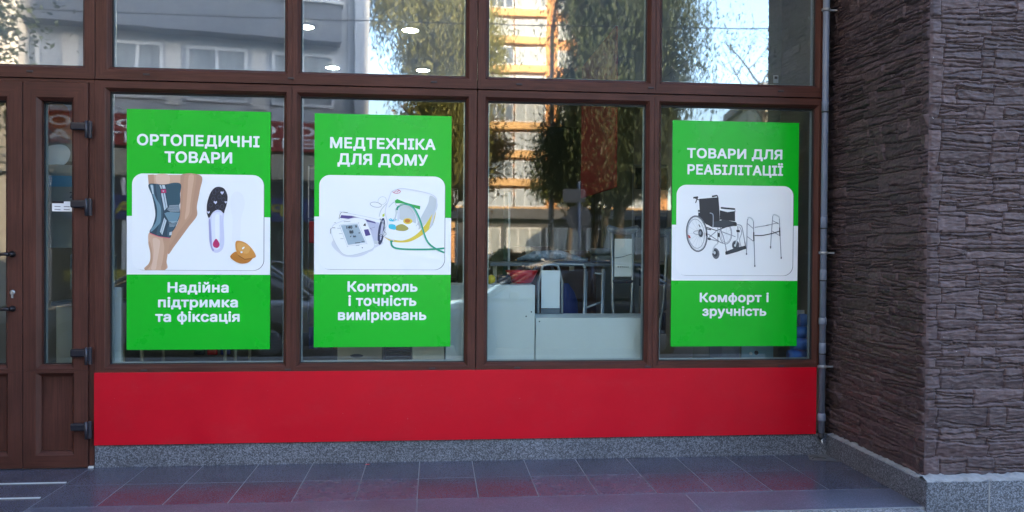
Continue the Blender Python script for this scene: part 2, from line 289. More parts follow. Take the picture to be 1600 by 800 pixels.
POSTERS = {
 1: dict(o=(-1.931, 0.73), size=(0.88, 1.515), card=(33, 842, 504, 1111), band=(-2, 881, 476, 844),
  texts=[('ОРТОПЕДИЧНІ', 61, 812, 1288, 72), ('ТОВАРИ', 228, 643, 1182, 72), ('Надійна', 248, 624, 362, 66), ('підтримка', 190, 681, 268, 65), ('та фіксація', 173, 692, 176, 66)],
  shapes=[
   ('p','ghost',1,[(671,1006),(708,984),(722,924),(700,836),(692,699),(668,681),(643,698),(647,818),(634,906),(638,975)]),
   ('p','skin_d',1,[(326,1104),(452,1102),(444,1007),(427,912),(429,860),(416,830),(379,782),(337,722),(288,653),(252,604),(258,678),(274,747),(304,790),(321,858),(326,988)]),
   ('p','skin_m',1,[(353,1104),(420,1104),(412,1006),(397,912),(395,860),(353,798),(304,730),(264,661),(272,730),(312,790),(332,858),(343,988)]),
   ('p','skin',0,[(127,1104),(326,1106),(325,1044),(133,1038)]),
   ('p','skin_m',0,[(127,1104),(163,1106),(167,1040),(133,1038)]),
   ('p','skin',1,[(137,739),(196,719),(260,709),(260,670),(248,600),(242,558),(238,509),(109,508),(139,552),(143,608),(131,677)]),
   ('p','skin_m',1,[(220,712),(260,709),(260,670),(248,600),(242,558),(238,509),(208,509),(218,558),(228,644)]),
   ('p','skin_l',1,[(180,1104),(254,1104),(252,1044),(188,1040)]),
   ('p','skin_l',1,[(159,703),(200,691),(196,626),(184,556),(176,510),(149,510),(159,566),(163,626)]),
   ('p','skin_m',1,[(131,677),(143,608),(139,556),(109,508),(127,508),(153,552),(155,608),(143,677)]),
   ('p','skin',1,[(377,1100),(408,1100),(397,1006),(385,911),(379,860),(353,824),(361,902),(369,1006)]),
   ('p','navy',1,[(133,1044),(220,1044),(323,1052),(324,988),(320,919),(324,862),(311,812),(292,769),(274,743),(260,706),(196,716),(139,739),(159,788),(173,848),(167,909),(153,973)]),
   ('p','teal_d',1,[(246,1044),(323,1052),(324,988),(320,919),(262,901),(246,935),(240,987)]),
   ('p','navy_l',1,[(175,1036),(196,1038),(208,952),(220,874),(208,764),(200,725),(180,733),(196,798),(208,874),(188,952)]),
   ('p','navy_l',1,[(254,790),(304,798),(278,756),(266,717),(246,721)]),
   ('p','teal',1,[(141,1038),(161,1038),(167,986),(180,952),(206,901),(206,814),(190,786),(155,749),(145,753),(176,806),(184,858),(180,909),(155,986)]),
   ('p','pale',0,[(145,1038),(157,1038),(163,982),(157,981)]),
   ('p','pale',0,[(198,1040),(208,1040),(214,1017),(206,1017)]),
   ('p','pale',0,[(214,1040),(230,1040),(236,1018),(218,1017)]),
   ('p','pale',0,[(208,988),(220,989),(238,891),(228,880)]),
   ('p','pale',0,[(224,989),(232,990),(248,901),(240,893)]),
   ('p','magenta',0,[(208,1012),(238,1013),(240,992),(210,990)]),
   ('p','pale',0,[(216,1005),(228,1006),(222,996)]),
   ('p','teal',0,[(228,862),(246,870),(323,868),(321,850),(307,812),(278,800),(254,814)]),
   ('l','pale',1.2,0,[(262,872),(322,876)]),
   ('l','pale',1.2,0,[(256,878),(322,882)]),
   ('l','pale',1.2,0,[(250,883),(322,887)]),
   ('l','pale',1.2,0,[(244,889),(322,893)]),
   ('l','pale',1.2,0,[(252,894),(322,899)]),
   ('l','pale',1.2,0,[(254,900),(322,904)]),
   ('l','pale',1.2,0,[(256,906),(322,910)]),
   ('l','pale',1.2,0,[(258,911),(322,915)]),
   ('l','pale',1.1,0,[(254,808),(310,812)]),
   ('l','pale',1.1,0,[(256,800),(306,804)]),
   ('l','pale',1.1,0,[(258,792),(300,796)]),
   ('l','pale',1.1,0,[(258,784),(296,788)]),
   ('l','pale',1.1,0,[(260,778),(290,780)]),
   ('p','pale',0,[(228,836),(242,816),(216,725),(202,746)]),
   ('l','navy',1,0,[(234,828),(210,736)]),
   ('l','pink',3,1,[(139,737),(196,715),(260,706)]),
   ('p','pale',0,[(260,743),(276,747),(272,725),(258,724)]),
   ('p','teal',0,[(147,765),(173,788),(176,776),(153,749)]),
   ('p','lav',1,[(561,1034),(595,1022),(615,979),(612,931),(597,879),(591,818),(594,750),(595,681),(584,637),(554,616),(522,628),(506,680),(502,749),(500,818),(488,870),(490,930),(508,990),(532,1024)]),
   ('p','lav_l',1,[(554,874),(583,862),(577,800),(580,715),(575,655),(550,635),(524,654),(518,749),(516,818),(524,860)]),
   ('p','lav_d',1,[(500,818),(510,822),(518,715),(522,654),(534,633),(522,630),(506,680),(502,749)]),
   ('p','ink',1,[(561,1034),(595,1022),(615,979),(612,931),(597,879),(592,866),(574,883),(550,887),(524,870),(502,836),(490,860),(488,878),(490,930),(508,990),(532,1024)]),
   ('p','white',1,[(542,852),(562,856),(566,800),(564,715),(554,680),(542,715),(538,792)]),
   ('p','lav',1,[(570,852),(580,848),(577,800),(580,715),(576,663),(567,655),(570,715),(568,792)]),
   ('l','ink_l',1.1,0,[(544,995),(544,992),(542,990),(542,987),(540,985),(538,983),(534,982),(532,982),(530,982),(528,983),(526,985),(524,987),(522,989),(522,992),(522,995),(522,998),(522,1000),(524,1003),(526,1005),(528,1007),(530,1008),(532,1008),(534,1008),(538,1007),(540,1005),(540,1003),(542,1001),(544,998),(544,995),(544,992)]),
   ('l','ink_l',1.1,0,[(564,1013),(563,1010),(563,1007),(561,1005),(560,1003),(558,1001),(556,1000),(554,1000),(550,1000),(548,1001),(546,1002),(544,1004),(544,1007),(542,1010),(542,1012),(542,1015),(544,1018),(544,1020),(546,1022),(548,1024),(550,1024),(554,1024),(556,1024),(558,1024),(560,1022),(561,1020),(563,1018),(563,1016),(564,1013),(563,1010)]),
   ('l','ink_l',1.1,0,[(540,956),(538,953),(538,951),(536,948),(536,946),(534,945),(530,944),(528,943),(526,944),(524,944),(522,946),(520,948),(518,950),(518,953),(518,956),(518,959),(518,962),(520,964),(522,966),(524,968),(526,969),(528,969),(530,969),(534,968),(536,966),(536,964),(538,962),(538,959),(540,956),(538,953)]),
   ('l','ink_l',1.1,0,[(576,970),(576,967),(575,964),(574,962),(572,960),(570,958),(568,957),(566,957),(563,957),(561,958),(559,959),(557,961),(556,964),(556,967),(556,969),(556,972),(556,975),(557,978),(559,980),(561,981),(563,982),(566,983),(568,982),(570,981),(572,980),(574,978),(575,975),(576,973),(576,970),(576,967)]),
   ('l','ink_l',1.1,0,[(602,953),(601,950),(601,947),(599,945),(598,943),(595,941),(593,940),(591,940),(588,940),(586,941),(584,942),(582,944),(581,947),(580,950),(580,953),(580,955),(581,958),(582,961),(584,963),(586,964),(588,965),(591,966),(593,965),(595,964),(597,963),(599,961),(601,958),(601,956),(602,953),(601,950)]),
   ('l','ink_l',1.1,0,[(522,917),(522,914),(522,912),(520,909),(518,907),(516,906),(514,905),(512,904),(510,905),(508,905),(504,907),(504,909),(502,911),(502,914),(500,917),(502,920),(502,923),(504,925),(504,927),(508,929),(510,930),(512,930),(514,930),(516,929),(518,927),(520,925),(522,923),(522,920),(522,917),(522,914)]),
   ('l','ink_l',1.1,0,[(564,905),(564,902),(563,899),(562,897),(560,895),(558,893),(556,892),(554,892),(552,892),(548,893),(546,895),(546,897),(544,899),(544,902),(542,905),(544,907),(544,910),(546,913),(546,915),(548,916),(552,917),(554,918),(556,917),(558,916),(560,915),(562,913),(563,910),(564,908),(564,905),(564,902)]),
   ('l','ink_l',1.1,0,[(593,910),(593,907),(592,904),(591,901),(589,899),(587,898),(585,897),(582,896),(580,897),(578,898),(576,899),(574,901),(573,904),(572,906),(572,909),(572,912),(573,915),(574,917),(576,919),(578,921),(580,922),(582,922),(585,922),(587,921),(589,920),(591,918),(592,915),(593,912),(593,910),(593,907)]),
   ('l','ink_l',1.1,0,[(602,996),(601,993),(600,990),(599,988),(597,986),(595,984),(593,983),(591,983),(588,983),(586,984),(584,986),(582,988),(581,990),(580,993),(580,996),(580,999),(581,1001),(582,1004),(584,1006),(586,1007),(588,1008),(591,1009),(593,1008),(595,1008),(597,1006),(599,1004),(600,1002),(601,999),(602,996),(601,993)]),
   ('p','lav',0,[(582,984),(571,998),(576,1007),(582,1000),(589,1007),(593,998)]),
   ('p','lav',0,[(542,923),(530,936),(534,945),(540,938),(548,945),(552,936)]),
   ('p','lav',0,[(498,862),(490,872),(492,881),(498,874),(504,881),(508,872)]),
   ('p','lav',0,[(605,929),(597,938),(600,944),(605,940),(610,944),(613,938)]),
   ('p','magenta',1,[(546,704),(564,680),(567,663),(558,649),(548,646),(534,651),(526,665),(530,684)]),
   ('p','orange_d',1,[(633,594),(668,624),(688,598),(732,578),(772,584),(744,554),(698,548),(656,566)]),
   ('p','orange',1,[(672,691),(722,683),(764,647),(792,598),(774,582),(722,578),(684,602),(666,647)]),
   ('p','orange_l',1,[(681,681),(722,675),(756,647),(740,612),(698,620),(677,647)]),
   ('p','brown',0,[(684,602),(722,578),(774,584),(770,578),(722,572),(681,598)]),
   ('p','white',0,[(722,654),(722,653),(722,651),(722,650),(722,648),(720,646),(718,645),(718,643),(716,642),(714,640),(712,640),(710,639),(708,639),(708,639),(706,640),(706,641),(706,643),(706,644),(706,646),(708,648),(710,649),(710,651),(712,652),(714,653),(716,654),(718,655),(720,655),(720,654)]),
   ('p','white',0,[(710,620),(710,618),(710,618),(708,616),(708,616),(706,614),(704,614),(704,614),(702,614),(700,614),(698,616),(698,616),(698,618),(696,618),(696,620),(696,622),(698,622),(698,624),(698,626),(700,626),(702,626),(704,626),(704,626),(706,626),(708,626),(708,624),(710,622),(710,622)]),
  ]),
 2: dict(o=(-0.775, 0.741), size=(0.876, 1.503), card=(32, 837, 502, 1108), band=(-1, 872, 470, 841),
  texts=[('МЕДТЕХНІКА', 98, 773, 1281, 72), ('ДЛЯ ДОМУ', 145, 724, 1177, 73), ('Контроль', 212, 661, 358, 68), ('і точність', 218, 654, 266, 68), ('вимірювань', 152, 719, 174, 68)],
  shapes=[
   ('p','shade',1,[(110,675),(162,605),(240,581),(318,597),(387,642),(439,677),(370,712),(214,728)]),
   ('p','shade',0,[(161,876),(178,874),(157,824),(151,833)]),
   ('p','white',1,[(490,1008),(560,1028),(700,1006),(766,981),(782,945),(771,874),(741,786),(675,723),(597,685),(509,691),(439,726),(465,801),(451,880),(473,959)]),
   ('p','grey_l',1,[(740,985),(781,954),(776,883),(675,767),(657,794),(701,882),(727,936)]),
   ('p','grey_l',1,[(534,916),(595,917),(640,864),(649,802),(631,793),(561,819),(530,854)]),
   ('p','yellow',1,[(436,721),(474,704),(562,691),(640,723),(701,785),(773,888),(759,799),(702,737),(623,689),(553,678),(483,688)]),
   ('p','grey_l',0,[(745,821),(758,883),(776,910),(759,795),(732,763)]),
   ('p','white',1,[(456,792),(552,824),(649,802),(666,772),(640,723),(562,700),(483,713),(448,739)]),
   ('p','olive',1,[(522,784),(561,797),(601,771),(574,753),(522,759)]),
   ('p','yellow',0,[(626,817),(625,813),(623,809),(619,805),(615,802),(609,800),(603,798),(596,797),(589,798),(583,799),(577,802),(573,805),(569,808),(567,812),(566,817),(567,821),(569,825),(573,829),(577,832),(583,834),(589,836),(596,836),(602,836),(609,835),(614,832),(619,829),(623,826),(625,822)]),
   ('p','orange_d',0,[(612,819),(611,816),(610,813),(608,811),(605,809),(602,808),(598,807),(594,806),(590,807),(587,807),(583,809),(581,811),(578,813),(577,816),(577,818),(577,821),(578,824),(580,826),(583,828),(587,830),(590,831),(594,831),(598,831),(602,830),(605,828),(608,826),(610,824),(611,822)]),
   ('l','magenta',2.2,0,[(548,1009),(547,1006),(545,1004),(542,1001),(539,999),(534,998),(529,997),(523,997),(518,997),(513,998),(508,999),(504,1001),(501,1003),(499,1005),(499,1008),(499,1010),(501,1013),(504,1015),(508,1017),(513,1018),(518,1019),(523,1020),(529,1019),(534,1019),(538,1017),(542,1016),(545,1013),(547,1011),(548,1009),(547,1006)]),
   ('l','magenta',2.2,0,[(508,1004),(521,1014),(525,1004),(539,1015)]),
   ('p','green',0,[(512,949),(527,960),(578,939),(626,926),(676,916),(674,893),(630,908),(573,932),(517,932)]),
   ('p','cyan',1,[(476,794),(513,792),(518,762),(478,769)]),
   ('l','cyan',3,1,[(474,823),(487,832),(498,820),(510,832),(524,823)]),
   ('p','cyan',0,[(518,821),(518,819),(516,818),(514,817),(510,816),(506,815),(502,814),(497,814),(493,814),(488,815),(484,815),(481,816),(478,817),(477,819),(476,820),(477,821),(478,823),(481,824),(484,825),(488,826),(492,826),(497,826),(502,826),(506,826),(510,825),(513,824),(516,823),(518,822)]),
   ('p','lime',0,[(432,857),(447,866),(446,849),(435,841)]),
   ('l','grey',1.6,0,[(426,915),(425,912),(422,909),(417,907),(411,905),(404,905),(396,905),(388,906),(380,907),(372,910),(366,913),(361,916),(357,920),(355,924),(354,927),(356,930),(359,933),(364,936),(370,937),(377,938),(385,938),(393,937),(401,935),(408,933),(415,930),(420,926),(424,923),(426,919),(426,915),(425,912)]),
   ('l','grey_l',1.6,0,[(455,962),(457,957),(458,952),(458,946),(456,940),(453,935),(448,931),(443,927),(438,924),(432,923),(426,923),(420,924),(415,926),(410,929),(407,934),(405,939),(404,944),(405,950),(407,956),(410,961),(414,965),(419,969),(424,972),(430,973),(437,974),(442,972),(447,970),(452,967),(455,962),(457,957)]),
   ('l','grey_l',3,1,[(464,933),(438,906),(421,879),(412,844)]),
   ('l','grey_l',5,1,[(517,898),(521,863),(508,819)]),
   ('l','shade',8,1,[(536,898),(536,845),(533,819)]),
   ('p','white',1,[(166,872),(239,860),(334,842),(421,822),(452,796),(441,712),(405,666),(370,672),(326,755),(161,828)]),
   ('p','lavg',0,[(326,817),(413,805),(405,677),(370,677),(339,747)]),
   ('p','indigo',0,[(170,852),(239,847),(313,830),(387,810),(391,800),(308,817),(239,826),(163,833)]),
   ('l','ink',1.5,1,[(158,826),(161,850),(174,870),(213,868)]),
   ('p','navy2',0,[(448,746),(444,727),(440,709),(436,693),(431,679),(425,669),(420,664),(415,662),(411,665),(407,672),(405,683),(403,697),(403,714),(404,733),(406,752),(409,771),(413,790),(418,806),(423,819),(428,829),(434,835),(439,836),(443,834),(446,827),(449,816),(450,801),(451,785),(450,766)]),
   ('p','lavg',0,[(437,755),(435,741),(433,727),(430,715),(427,704),(425,697),(423,692),(421,691),(419,693),(418,698),(418,706),(418,716),(419,729),(420,743),(422,757),(424,772),(426,786),(429,798),(431,808),(434,816),(436,820),(438,822),(440,820),(441,815),(441,807),(441,796),(440,784),(439,770)]),
   ('l','grey',4,1,[(417,831),(443,792),(449,756),(435,730),(413,730)]),
   ('l','ink',1.5,1,[(404,730),(426,717),(457,730),(448,748)]),
   ('p','grey_l',0,[(368,694),(409,686),(405,664),(379,668)]),
   ('p','white',1,[(108,755),(131,794),(239,832),(295,832),(328,817),(361,738),(385,659),(361,631),(245,595),(188,600),(152,640),(115,714)]),
   ('p','shade',1,[(115,714),(152,640),(188,600),(245,595),(361,631),(385,659),(380,642),(361,619),(245,586),(181,591),(141,636)]),
   ('l','ink',1.6,1,[(103,732),(103,758),(114,769),(134,769)]),
   ('p','screen',0,[(169,785),(274,795),(326,676),(215,660)]),
   ('p','indigo',0,[(315,759),(343,763),(358,725),(326,718)]),
   ('p','ink',0,[(319,799),(326,799),(328,782),(310,785)]),
   ('l','indigo',0.8,0,[(348,763),(387,778)]),
   ('l','indigo',0.8,0,[(342,782),(369,756)]),
   ('l','grey',1.4,0,[(146,767),(166,767)]),
   ('l','grey',1.4,0,[(157,732),(177,732)]),
   ('l','grey',1.4,0,[(166,700),(186,700)]),
   ('l','grey',1.6,0,[(187,809),(229,813)]),
   ('l','grey',1.6,0,[(264,655),(287,658)]),
   ('l','grey',1.6,0,[(127,803),(137,804)]),
   ('l','ink',2,0,[(259,673),(293,677)]),
   ('l','ink',2,0,[(300,682),(319,684)]),
   ('p','ink',0,[(260,785),(267,788),(272,774),(262,772)]),
   ('p','ink',0,[(281,739),(286,743),(291,736),(283,734)]),
   ('p','ink',0,[(226,718),(236,719),(232,709)]),
   ('p','ink',0,[(309,643),(309,642),(309,641),(309,641),(308,640),(307,640),(307,639),(306,639),(305,639),(304,640),(304,640),(303,641),(303,641),(302,642),(302,643),(302,644),(303,644),(303,645),(304,646),(304,646),(305,646),(306,646),(307,646),(307,646),(308,646),(308,645),(309,644),(309,644)]),
   ('l','tube',5,1,[(527,888),(529,904),(552,922),(591,924),(631,904),(661,856),(682,803),(703,732),(728,679),(773,642),(833,614)]),
   ('l','tube_l',1.6,1,[(594,923),(631,900),(661,850),(680,797),(702,727),(727,674)]),
   ('l','tube',5,1,[(490,688),(494,660),(518,642),(579,635),(685,634),(773,637),(833,643)]),
   ('l','tube',8,0,[(492,691),(492,681)]),
   ('l','shade',3.5,1,[(490,1008),(560,1028),(700,1006),(766,981),(782,945),(771,874),(741,786)]),
   ('l','shade',3,1,[(490,1008),(473,959),(451,880),(465,801),(439,726),(509,691)]),
   ('l','grey_l',2.5,1,[(473,906),(508,940),(525,916),(560,923),(613,908),(648,864),(662,811),(649,785)]),
   ('l','shade',2.5,1,[(108,755),(131,794),(239,832),(295,832),(328,817),(361,738),(385,659)]),
   ('l','grey_l',1.6,1,[(385,659),(361,631),(245,595),(188,600),(152,640),(115,714),(108,755)]),
   ('l','grey_l',1.4,1,[(166,872),(239,860),(334,842),(421,822)]),
   ('l','grey_l',1.4,1,[(162,780),(170,789),(276,801),(283,794),(332,676),(325,669),(217,653),(209,658),(162,780)]),
  ]),
 3: dict(o=(1.577, 0.734), size=(0.879, 1.517), card=(31, 846, 479, 1086), band=(-4, 883, 444, 818),
  texts=[('ТОВАРИ ДЛЯ', 99, 763, 1266, 68), ('РЕАБІЛІТАЦІЇ', 103, 769, 1156, 69), ('Комфорт і', 196, 679, 298, 64), ('зручність', 216, 662, 205, 65)],
  shapes=[
   ('l','grey',2.2,0,[(414,761),(414,746),(411,731),(406,718),(399,706),(391,698),(383,693),(373,691),(363,693),(355,698),(347,706),(340,717),(335,730),(331,745),(330,760),(331,776),(334,791),(339,804),(345,815),(353,823),(363,829),(371,830),(381,829),(389,824),(397,815),(405,805),(410,791),(413,777),(414,761),(414,746)]),
   ('l','grey_d',1,0,[(409,761),(408,748),(406,735),(401,723),(395,714),(389,706),(383,702),(375,700),(367,702),(359,706),(353,713),(347,723),(343,734),(341,747),(340,760),(340,774),(343,787),(347,798),(353,808),(359,815),(365,820),(373,821),(381,820),(389,815),(395,808),(401,799),(405,787),(408,775),(409,761),(408,748)]),
   ('l','grey_l',0.8,0,[(373,828),(385,695)]),
   ('l','grey_l',0.8,0,[(336,777),(413,741)]),
   ('l','grey_l',0.8,0,[(341,731),(407,791)]),
   ('p','ink',0,[(184,993),(319,1006),(326,931),(330,850),(288,815),(236,822),(194,867)]),
   ('l','ink',5,0,[(145,1000),(178,1005)]),
   ('l','ink',3,0,[(176,1006),(161,965)]),
   ('l','ink',2.5,0,[(157,998),(184,986)]),
   ('l','ink',5,0,[(274,1010),(309,1017)]),
   ('l','ink',3,0,[(310,1019),(316,1001)]),
   ('p','ink',0,[(329,919),(383,906),(435,914),(437,845),(330,855)]),
   ('l','ink',5,0,[(336,935),(381,931),(435,927)]),
   ('l','grey',2,0,[(435,925),(436,906)]),
   ('p','ink2',0,[(274,836),(355,855),(443,840),(443,816),(355,800),(284,804)]),
   ('p','ink',0,[(180,902),(280,893),(280,802),(228,829),(180,872)]),
   ('l','ink',5,0,[(178,913),(222,909),(266,903)]),
   ('l','grey',3,1,[(260,899),(276,895),(284,877),(284,802)]),
   ('l','ink',2.6,0,[(236,804),(307,781),(440,831)]),
   ('l','grey',2.6,0,[(242,723),(307,777)]),
   ('l','grey',2.6,0,[(317,800),(318,694)]),
   ('l','grey',2.6,1,[(334,791),(355,740),(375,665)]),
   ('l','grey',2.6,0,[(248,725),(308,713),(355,695)]),
   ('l','grey_d',2,0,[(248,758),(327,708)]),
   ('l','grey',2.2,0,[(336,777),(440,741)]),
   ('l','grey',2.6,1,[(448,822),(477,817),(489,787),(509,687)]),
   ('l','grey',2.8,0,[(456,813),(457,723)]),
   ('l','grey',2,1,[(468,810),(483,769),(469,723),(480,673)]),
   ('p','ink',0,[(425,835),(448,835),(448,813),(425,813)]),
   ('p','ink',0,[(250,732),(270,729),(266,716),(248,719)]),
   ('p','ink',0,[(315,768),(332,762),(329,736),(315,740)]),
   ('p','ink',0,[(445,787),(468,787),(471,771),(447,772)]),
   ('l','grey_d',4.2,0,[(240,767),(242,740),(240,715),(234,691),(226,671),(214,656),(200,646),(186,641),(169,642),(155,649),(139,662),(127,680),(115,701),(107,725),(103,751),(101,778),(103,803),(109,827),(117,846),(129,862),(143,872),(157,877),(174,876),(188,869),(204,856),(216,839),(228,817),(236,793),(240,767),(242,740)]),
   ('l','grey_l',1.4,0,[(234,766),(236,741),(234,718),(228,696),(220,677),(210,663),(198,653),(184,649),(171,650),(157,657),(143,669),(131,685),(121,705),(113,728),(109,752),(107,777),(109,800),(115,822),(123,841),(133,855),(145,865),(159,869),(173,868),(186,861),(200,849),(212,833),(222,813),(230,790),(234,766),(236,741)]),
   ('l','grey',1.6,0,[(222,765),(224,743),(222,722),(218,703),(210,686),(202,673),(190,665),(178,661),(165,662),(153,668),(141,679),(131,693),(121,711),(115,731),(111,753),(109,775),(111,796),(115,815),(123,832),(133,845),(143,853),(155,857),(167,856),(180,850),(192,840),(204,825),(212,807),(218,787),(222,765),(224,743)]),
   ('l','grey_l',0.7,0,[(190,764),(234,760)]),
   ('l','grey_l',0.7,0,[(190,764),(228,712)]),
   ('l','grey_l',0.7,0,[(190,764),(212,674)]),
   ('l','grey_l',0.7,0,[(190,764),(186,652)]),
   ('l','grey_l',0.7,0,[(190,764),(159,652)]),
   ('l','grey_l',0.7,0,[(190,764),(133,673)]),
   ('l','grey_l',0.7,0,[(190,764),(117,711)]),
   ('l','grey_l',0.7,0,[(190,764),(109,759)]),
   ('l','grey_l',0.7,0,[(190,764),(115,806)]),
   ('l','grey_l',0.7,0,[(190,764),(133,844)]),
   ('l','grey_l',0.7,0,[(190,764),(157,866)]),
   ('l','grey_l',0.7,0,[(190,764),(184,866)]),
   ('l','grey_l',0.7,0,[(190,764),(210,845)]),
   ('l','grey_l',0.7,0,[(190,764),(226,807)]),
   ('l','grey',1.6,0,[(212,767),(212,764),(210,761),(206,759),(200,757),(194,755),(188,754),(180,754),(174,754),(167,755),(161,756),(155,758),(153,761),(149,763),(149,766),(149,769),(153,772),(155,774),(161,776),(167,778),(174,779),(180,779),(188,779),(194,778),(200,777),(206,775),(210,772),(212,770),(212,767),(212,764)]),
   ('p','ink2',0,[(214,766),(214,760),(214,754),(212,748),(210,744),(208,740),(204,738),(202,737),(198,737),(194,739),(190,741),(188,745),(184,750),(184,756),(182,762),(182,768),(182,774),(184,779),(186,784),(188,788),(192,790),(194,791),(198,791),(202,789),(206,786),(208,782),(210,777),(212,772)]),
   ('p','grey',0,[(202,764),(202,761),(202,758),(200,756),(200,754),(198,752),(196,751),(196,751),(194,751),(192,752),(190,754),(190,756),(188,758),(188,761),(188,764),(188,767),(188,769),(190,772),(190,774),(192,775),(194,776),(194,777),(196,776),(198,775),(200,774),(200,772),(202,769),(202,767)]),
   ('p','red',0,[(107,752),(123,746),(131,728),(115,729)]),
   ('l','ink',2.5,0,[(184,821),(194,803)]),
   ('l','ink',3,0,[(232,794),(270,786)]),
   ('p','grey_d',0,[(328,630),(329,622),(328,614),(326,607),(323,600),(319,595),(314,592),(309,590),(303,590),(298,592),(292,596),(288,601),(284,607),(280,615),(278,623),(278,631),(278,639),(280,646),(284,653),(288,658),(292,661),(298,663),(303,663),(309,661),(315,657),(319,652),(324,645),(327,638)]),
   ('p','ink2',0,[(316,632),(317,627),(316,622),(315,617),(313,612),(310,609),(307,607),(303,606),(299,606),(296,607),(292,609),(290,613),(286,617),(284,622),(284,628),(282,633),(284,638),(284,643),(286,648),(290,651),(292,653),(296,655),(299,654),(303,653),(307,651),(310,647),(313,643),(315,638)]),
   ('p','grey_l',0,[(303,632),(303,629),(303,627),(302,625),(300,623),(299,622),(298,621),(296,621),(294,621),(292,622),(292,623),(290,625),(290,627),(288,629),(288,632),(288,634),(290,637),(290,639),(292,640),(292,642),(294,643),(296,643),(298,643),(299,642),(300,640),(301,639),(302,637),(303,634)]),
   ('l','grey_l',4,1,[(282,628),(288,662),(304,685),(316,692)]),
   ('p','grey_d',0,[(468,684),(468,677),(465,671),(463,665),(459,660),(453,656),(448,654),(441,653),(436,654),(431,656),(424,660),(421,665),(418,670),(416,677),(415,684),(416,691),(418,698),(421,704),(424,708),(429,712),(436,715),(440,715),(447,715),(452,712),(457,709),(461,704),(465,698),(468,691)]),
   ('p','ink2',0,[(456,684),(456,679),(455,675),(452,671),(449,667),(447,664),(443,663),(439,662),(435,663),(431,664),(428,667),(424,670),(423,675),(421,679),(421,684),(421,689),(423,694),(424,698),(428,701),(431,704),(435,706),(439,706),(443,706),(447,704),(449,702),(452,698),(455,694),(456,689)]),
   ('p','grey_l',0,[(445,682),(444,680),(444,678),(444,677),(443,675),(440,674),(440,673),(437,673),(436,673),(435,674),(432,675),(432,677),(431,678),(431,680),(429,682),(431,684),(431,686),(432,688),(432,689),(435,691),(436,691),(437,692),(440,691),(440,691),(443,690),(444,688),(444,686),(444,684)]),
   ('l','grey_l',4,1,[(441,686),(448,714),(456,732)]),
   ('p','ink2',0,[(371,640),(441,666),(509,681),(513,661),(456,640),(381,619)]),
   ('p','ink',0,[(369,640),(381,642),(385,620),(371,619)]),
   ('p','ink',0,[(500,679),(512,683),(516,661),(504,657)]),
   ('l','ink',2,0,[(373,665),(377,640)]),
   ('l','ink',2,0,[(505,709),(509,677)]),
   ('l','grey',2.6,1,[(517,619),(519,733),(520,843),(527,863)]),
   ('l','grey_l',4,1,[(523,867),(535,872),(553,862),(564,845)]),
   ('l','grey',2.6,1,[(564,845),(565,788),(572,659),(576,538)]),
   ('l','grey',2.4,1,[(685,662),(691,780),(697,863),(698,883)]),
   ('l','grey_l',4,1,[(698,885),(710,893),(737,882),(746,871)]),
   ('l','grey',2.6,1,[(745,868),(750,771),(757,661),(761,592)]),
   ('l','grey',2,0,[(520,832),(564,796)]),
   ('l','grey',2,1,[(572,805),(650,818),(734,838)]),
   ('l','grey',2,0,[(698,852),(741,830)]),
   ('l','grey',2,0,[(520,744),(564,711)]),
   ('l','grey',2,0,[(695,782),(751,749)]),
   ('l','ink',2.6,1,[(573,750),(630,752),(698,766),(747,782)]),
   ('l','ink',3.6,0,[(566,773),(568,713)]),
   ('l','ink',3.4,0,[(747,806),(750,749)]),
   ('l','ink',2,0,[(650,818),(669,823)]),
   ('l','ink',2,0,[(721,838),(738,834)]),
   ('l','grey_d',4,0,[(517,631),(517,619)]),
   ('l','grey_d',4,0,[(576,551),(576,538)]),
   ('l','grey_d',4,0,[(685,679),(685,666)]),
   ('l','grey_d',4,0,[(761,607),(761,594)]),
  ]),
}

# stone cladding: irregular split-face courses as real relief
def smooth_noise(nx, nz, cell_x, cell_z, rg):
    gx, gz = int(nx/cell_x)+3, int(nz/cell_z)+3
    g = rg.random((gx, gz)); x = np.arange(nx)/cell_x; z = np.arange(nz)/cell_z
    xi, zi = x.astype(int), z.astype(int); fx, fz = x-xi, z-zi; fx = fx*fx*(3-2*fx); fz = fz*fz*(3-2*fz)
    A = g[np.ix_(xi, zi)]; B = g[np.ix_(xi+1, zi)]; C_ = g[np.ix_(xi, zi+1)]; D = g[np.ix_(xi+1, zi+1)]
    fx = fx[:, None]; fz = fz[None, :]
    return (A*(1-fx)+B*fx)*(1-fz)+(C_*(1-fx)+D*fx)*fz

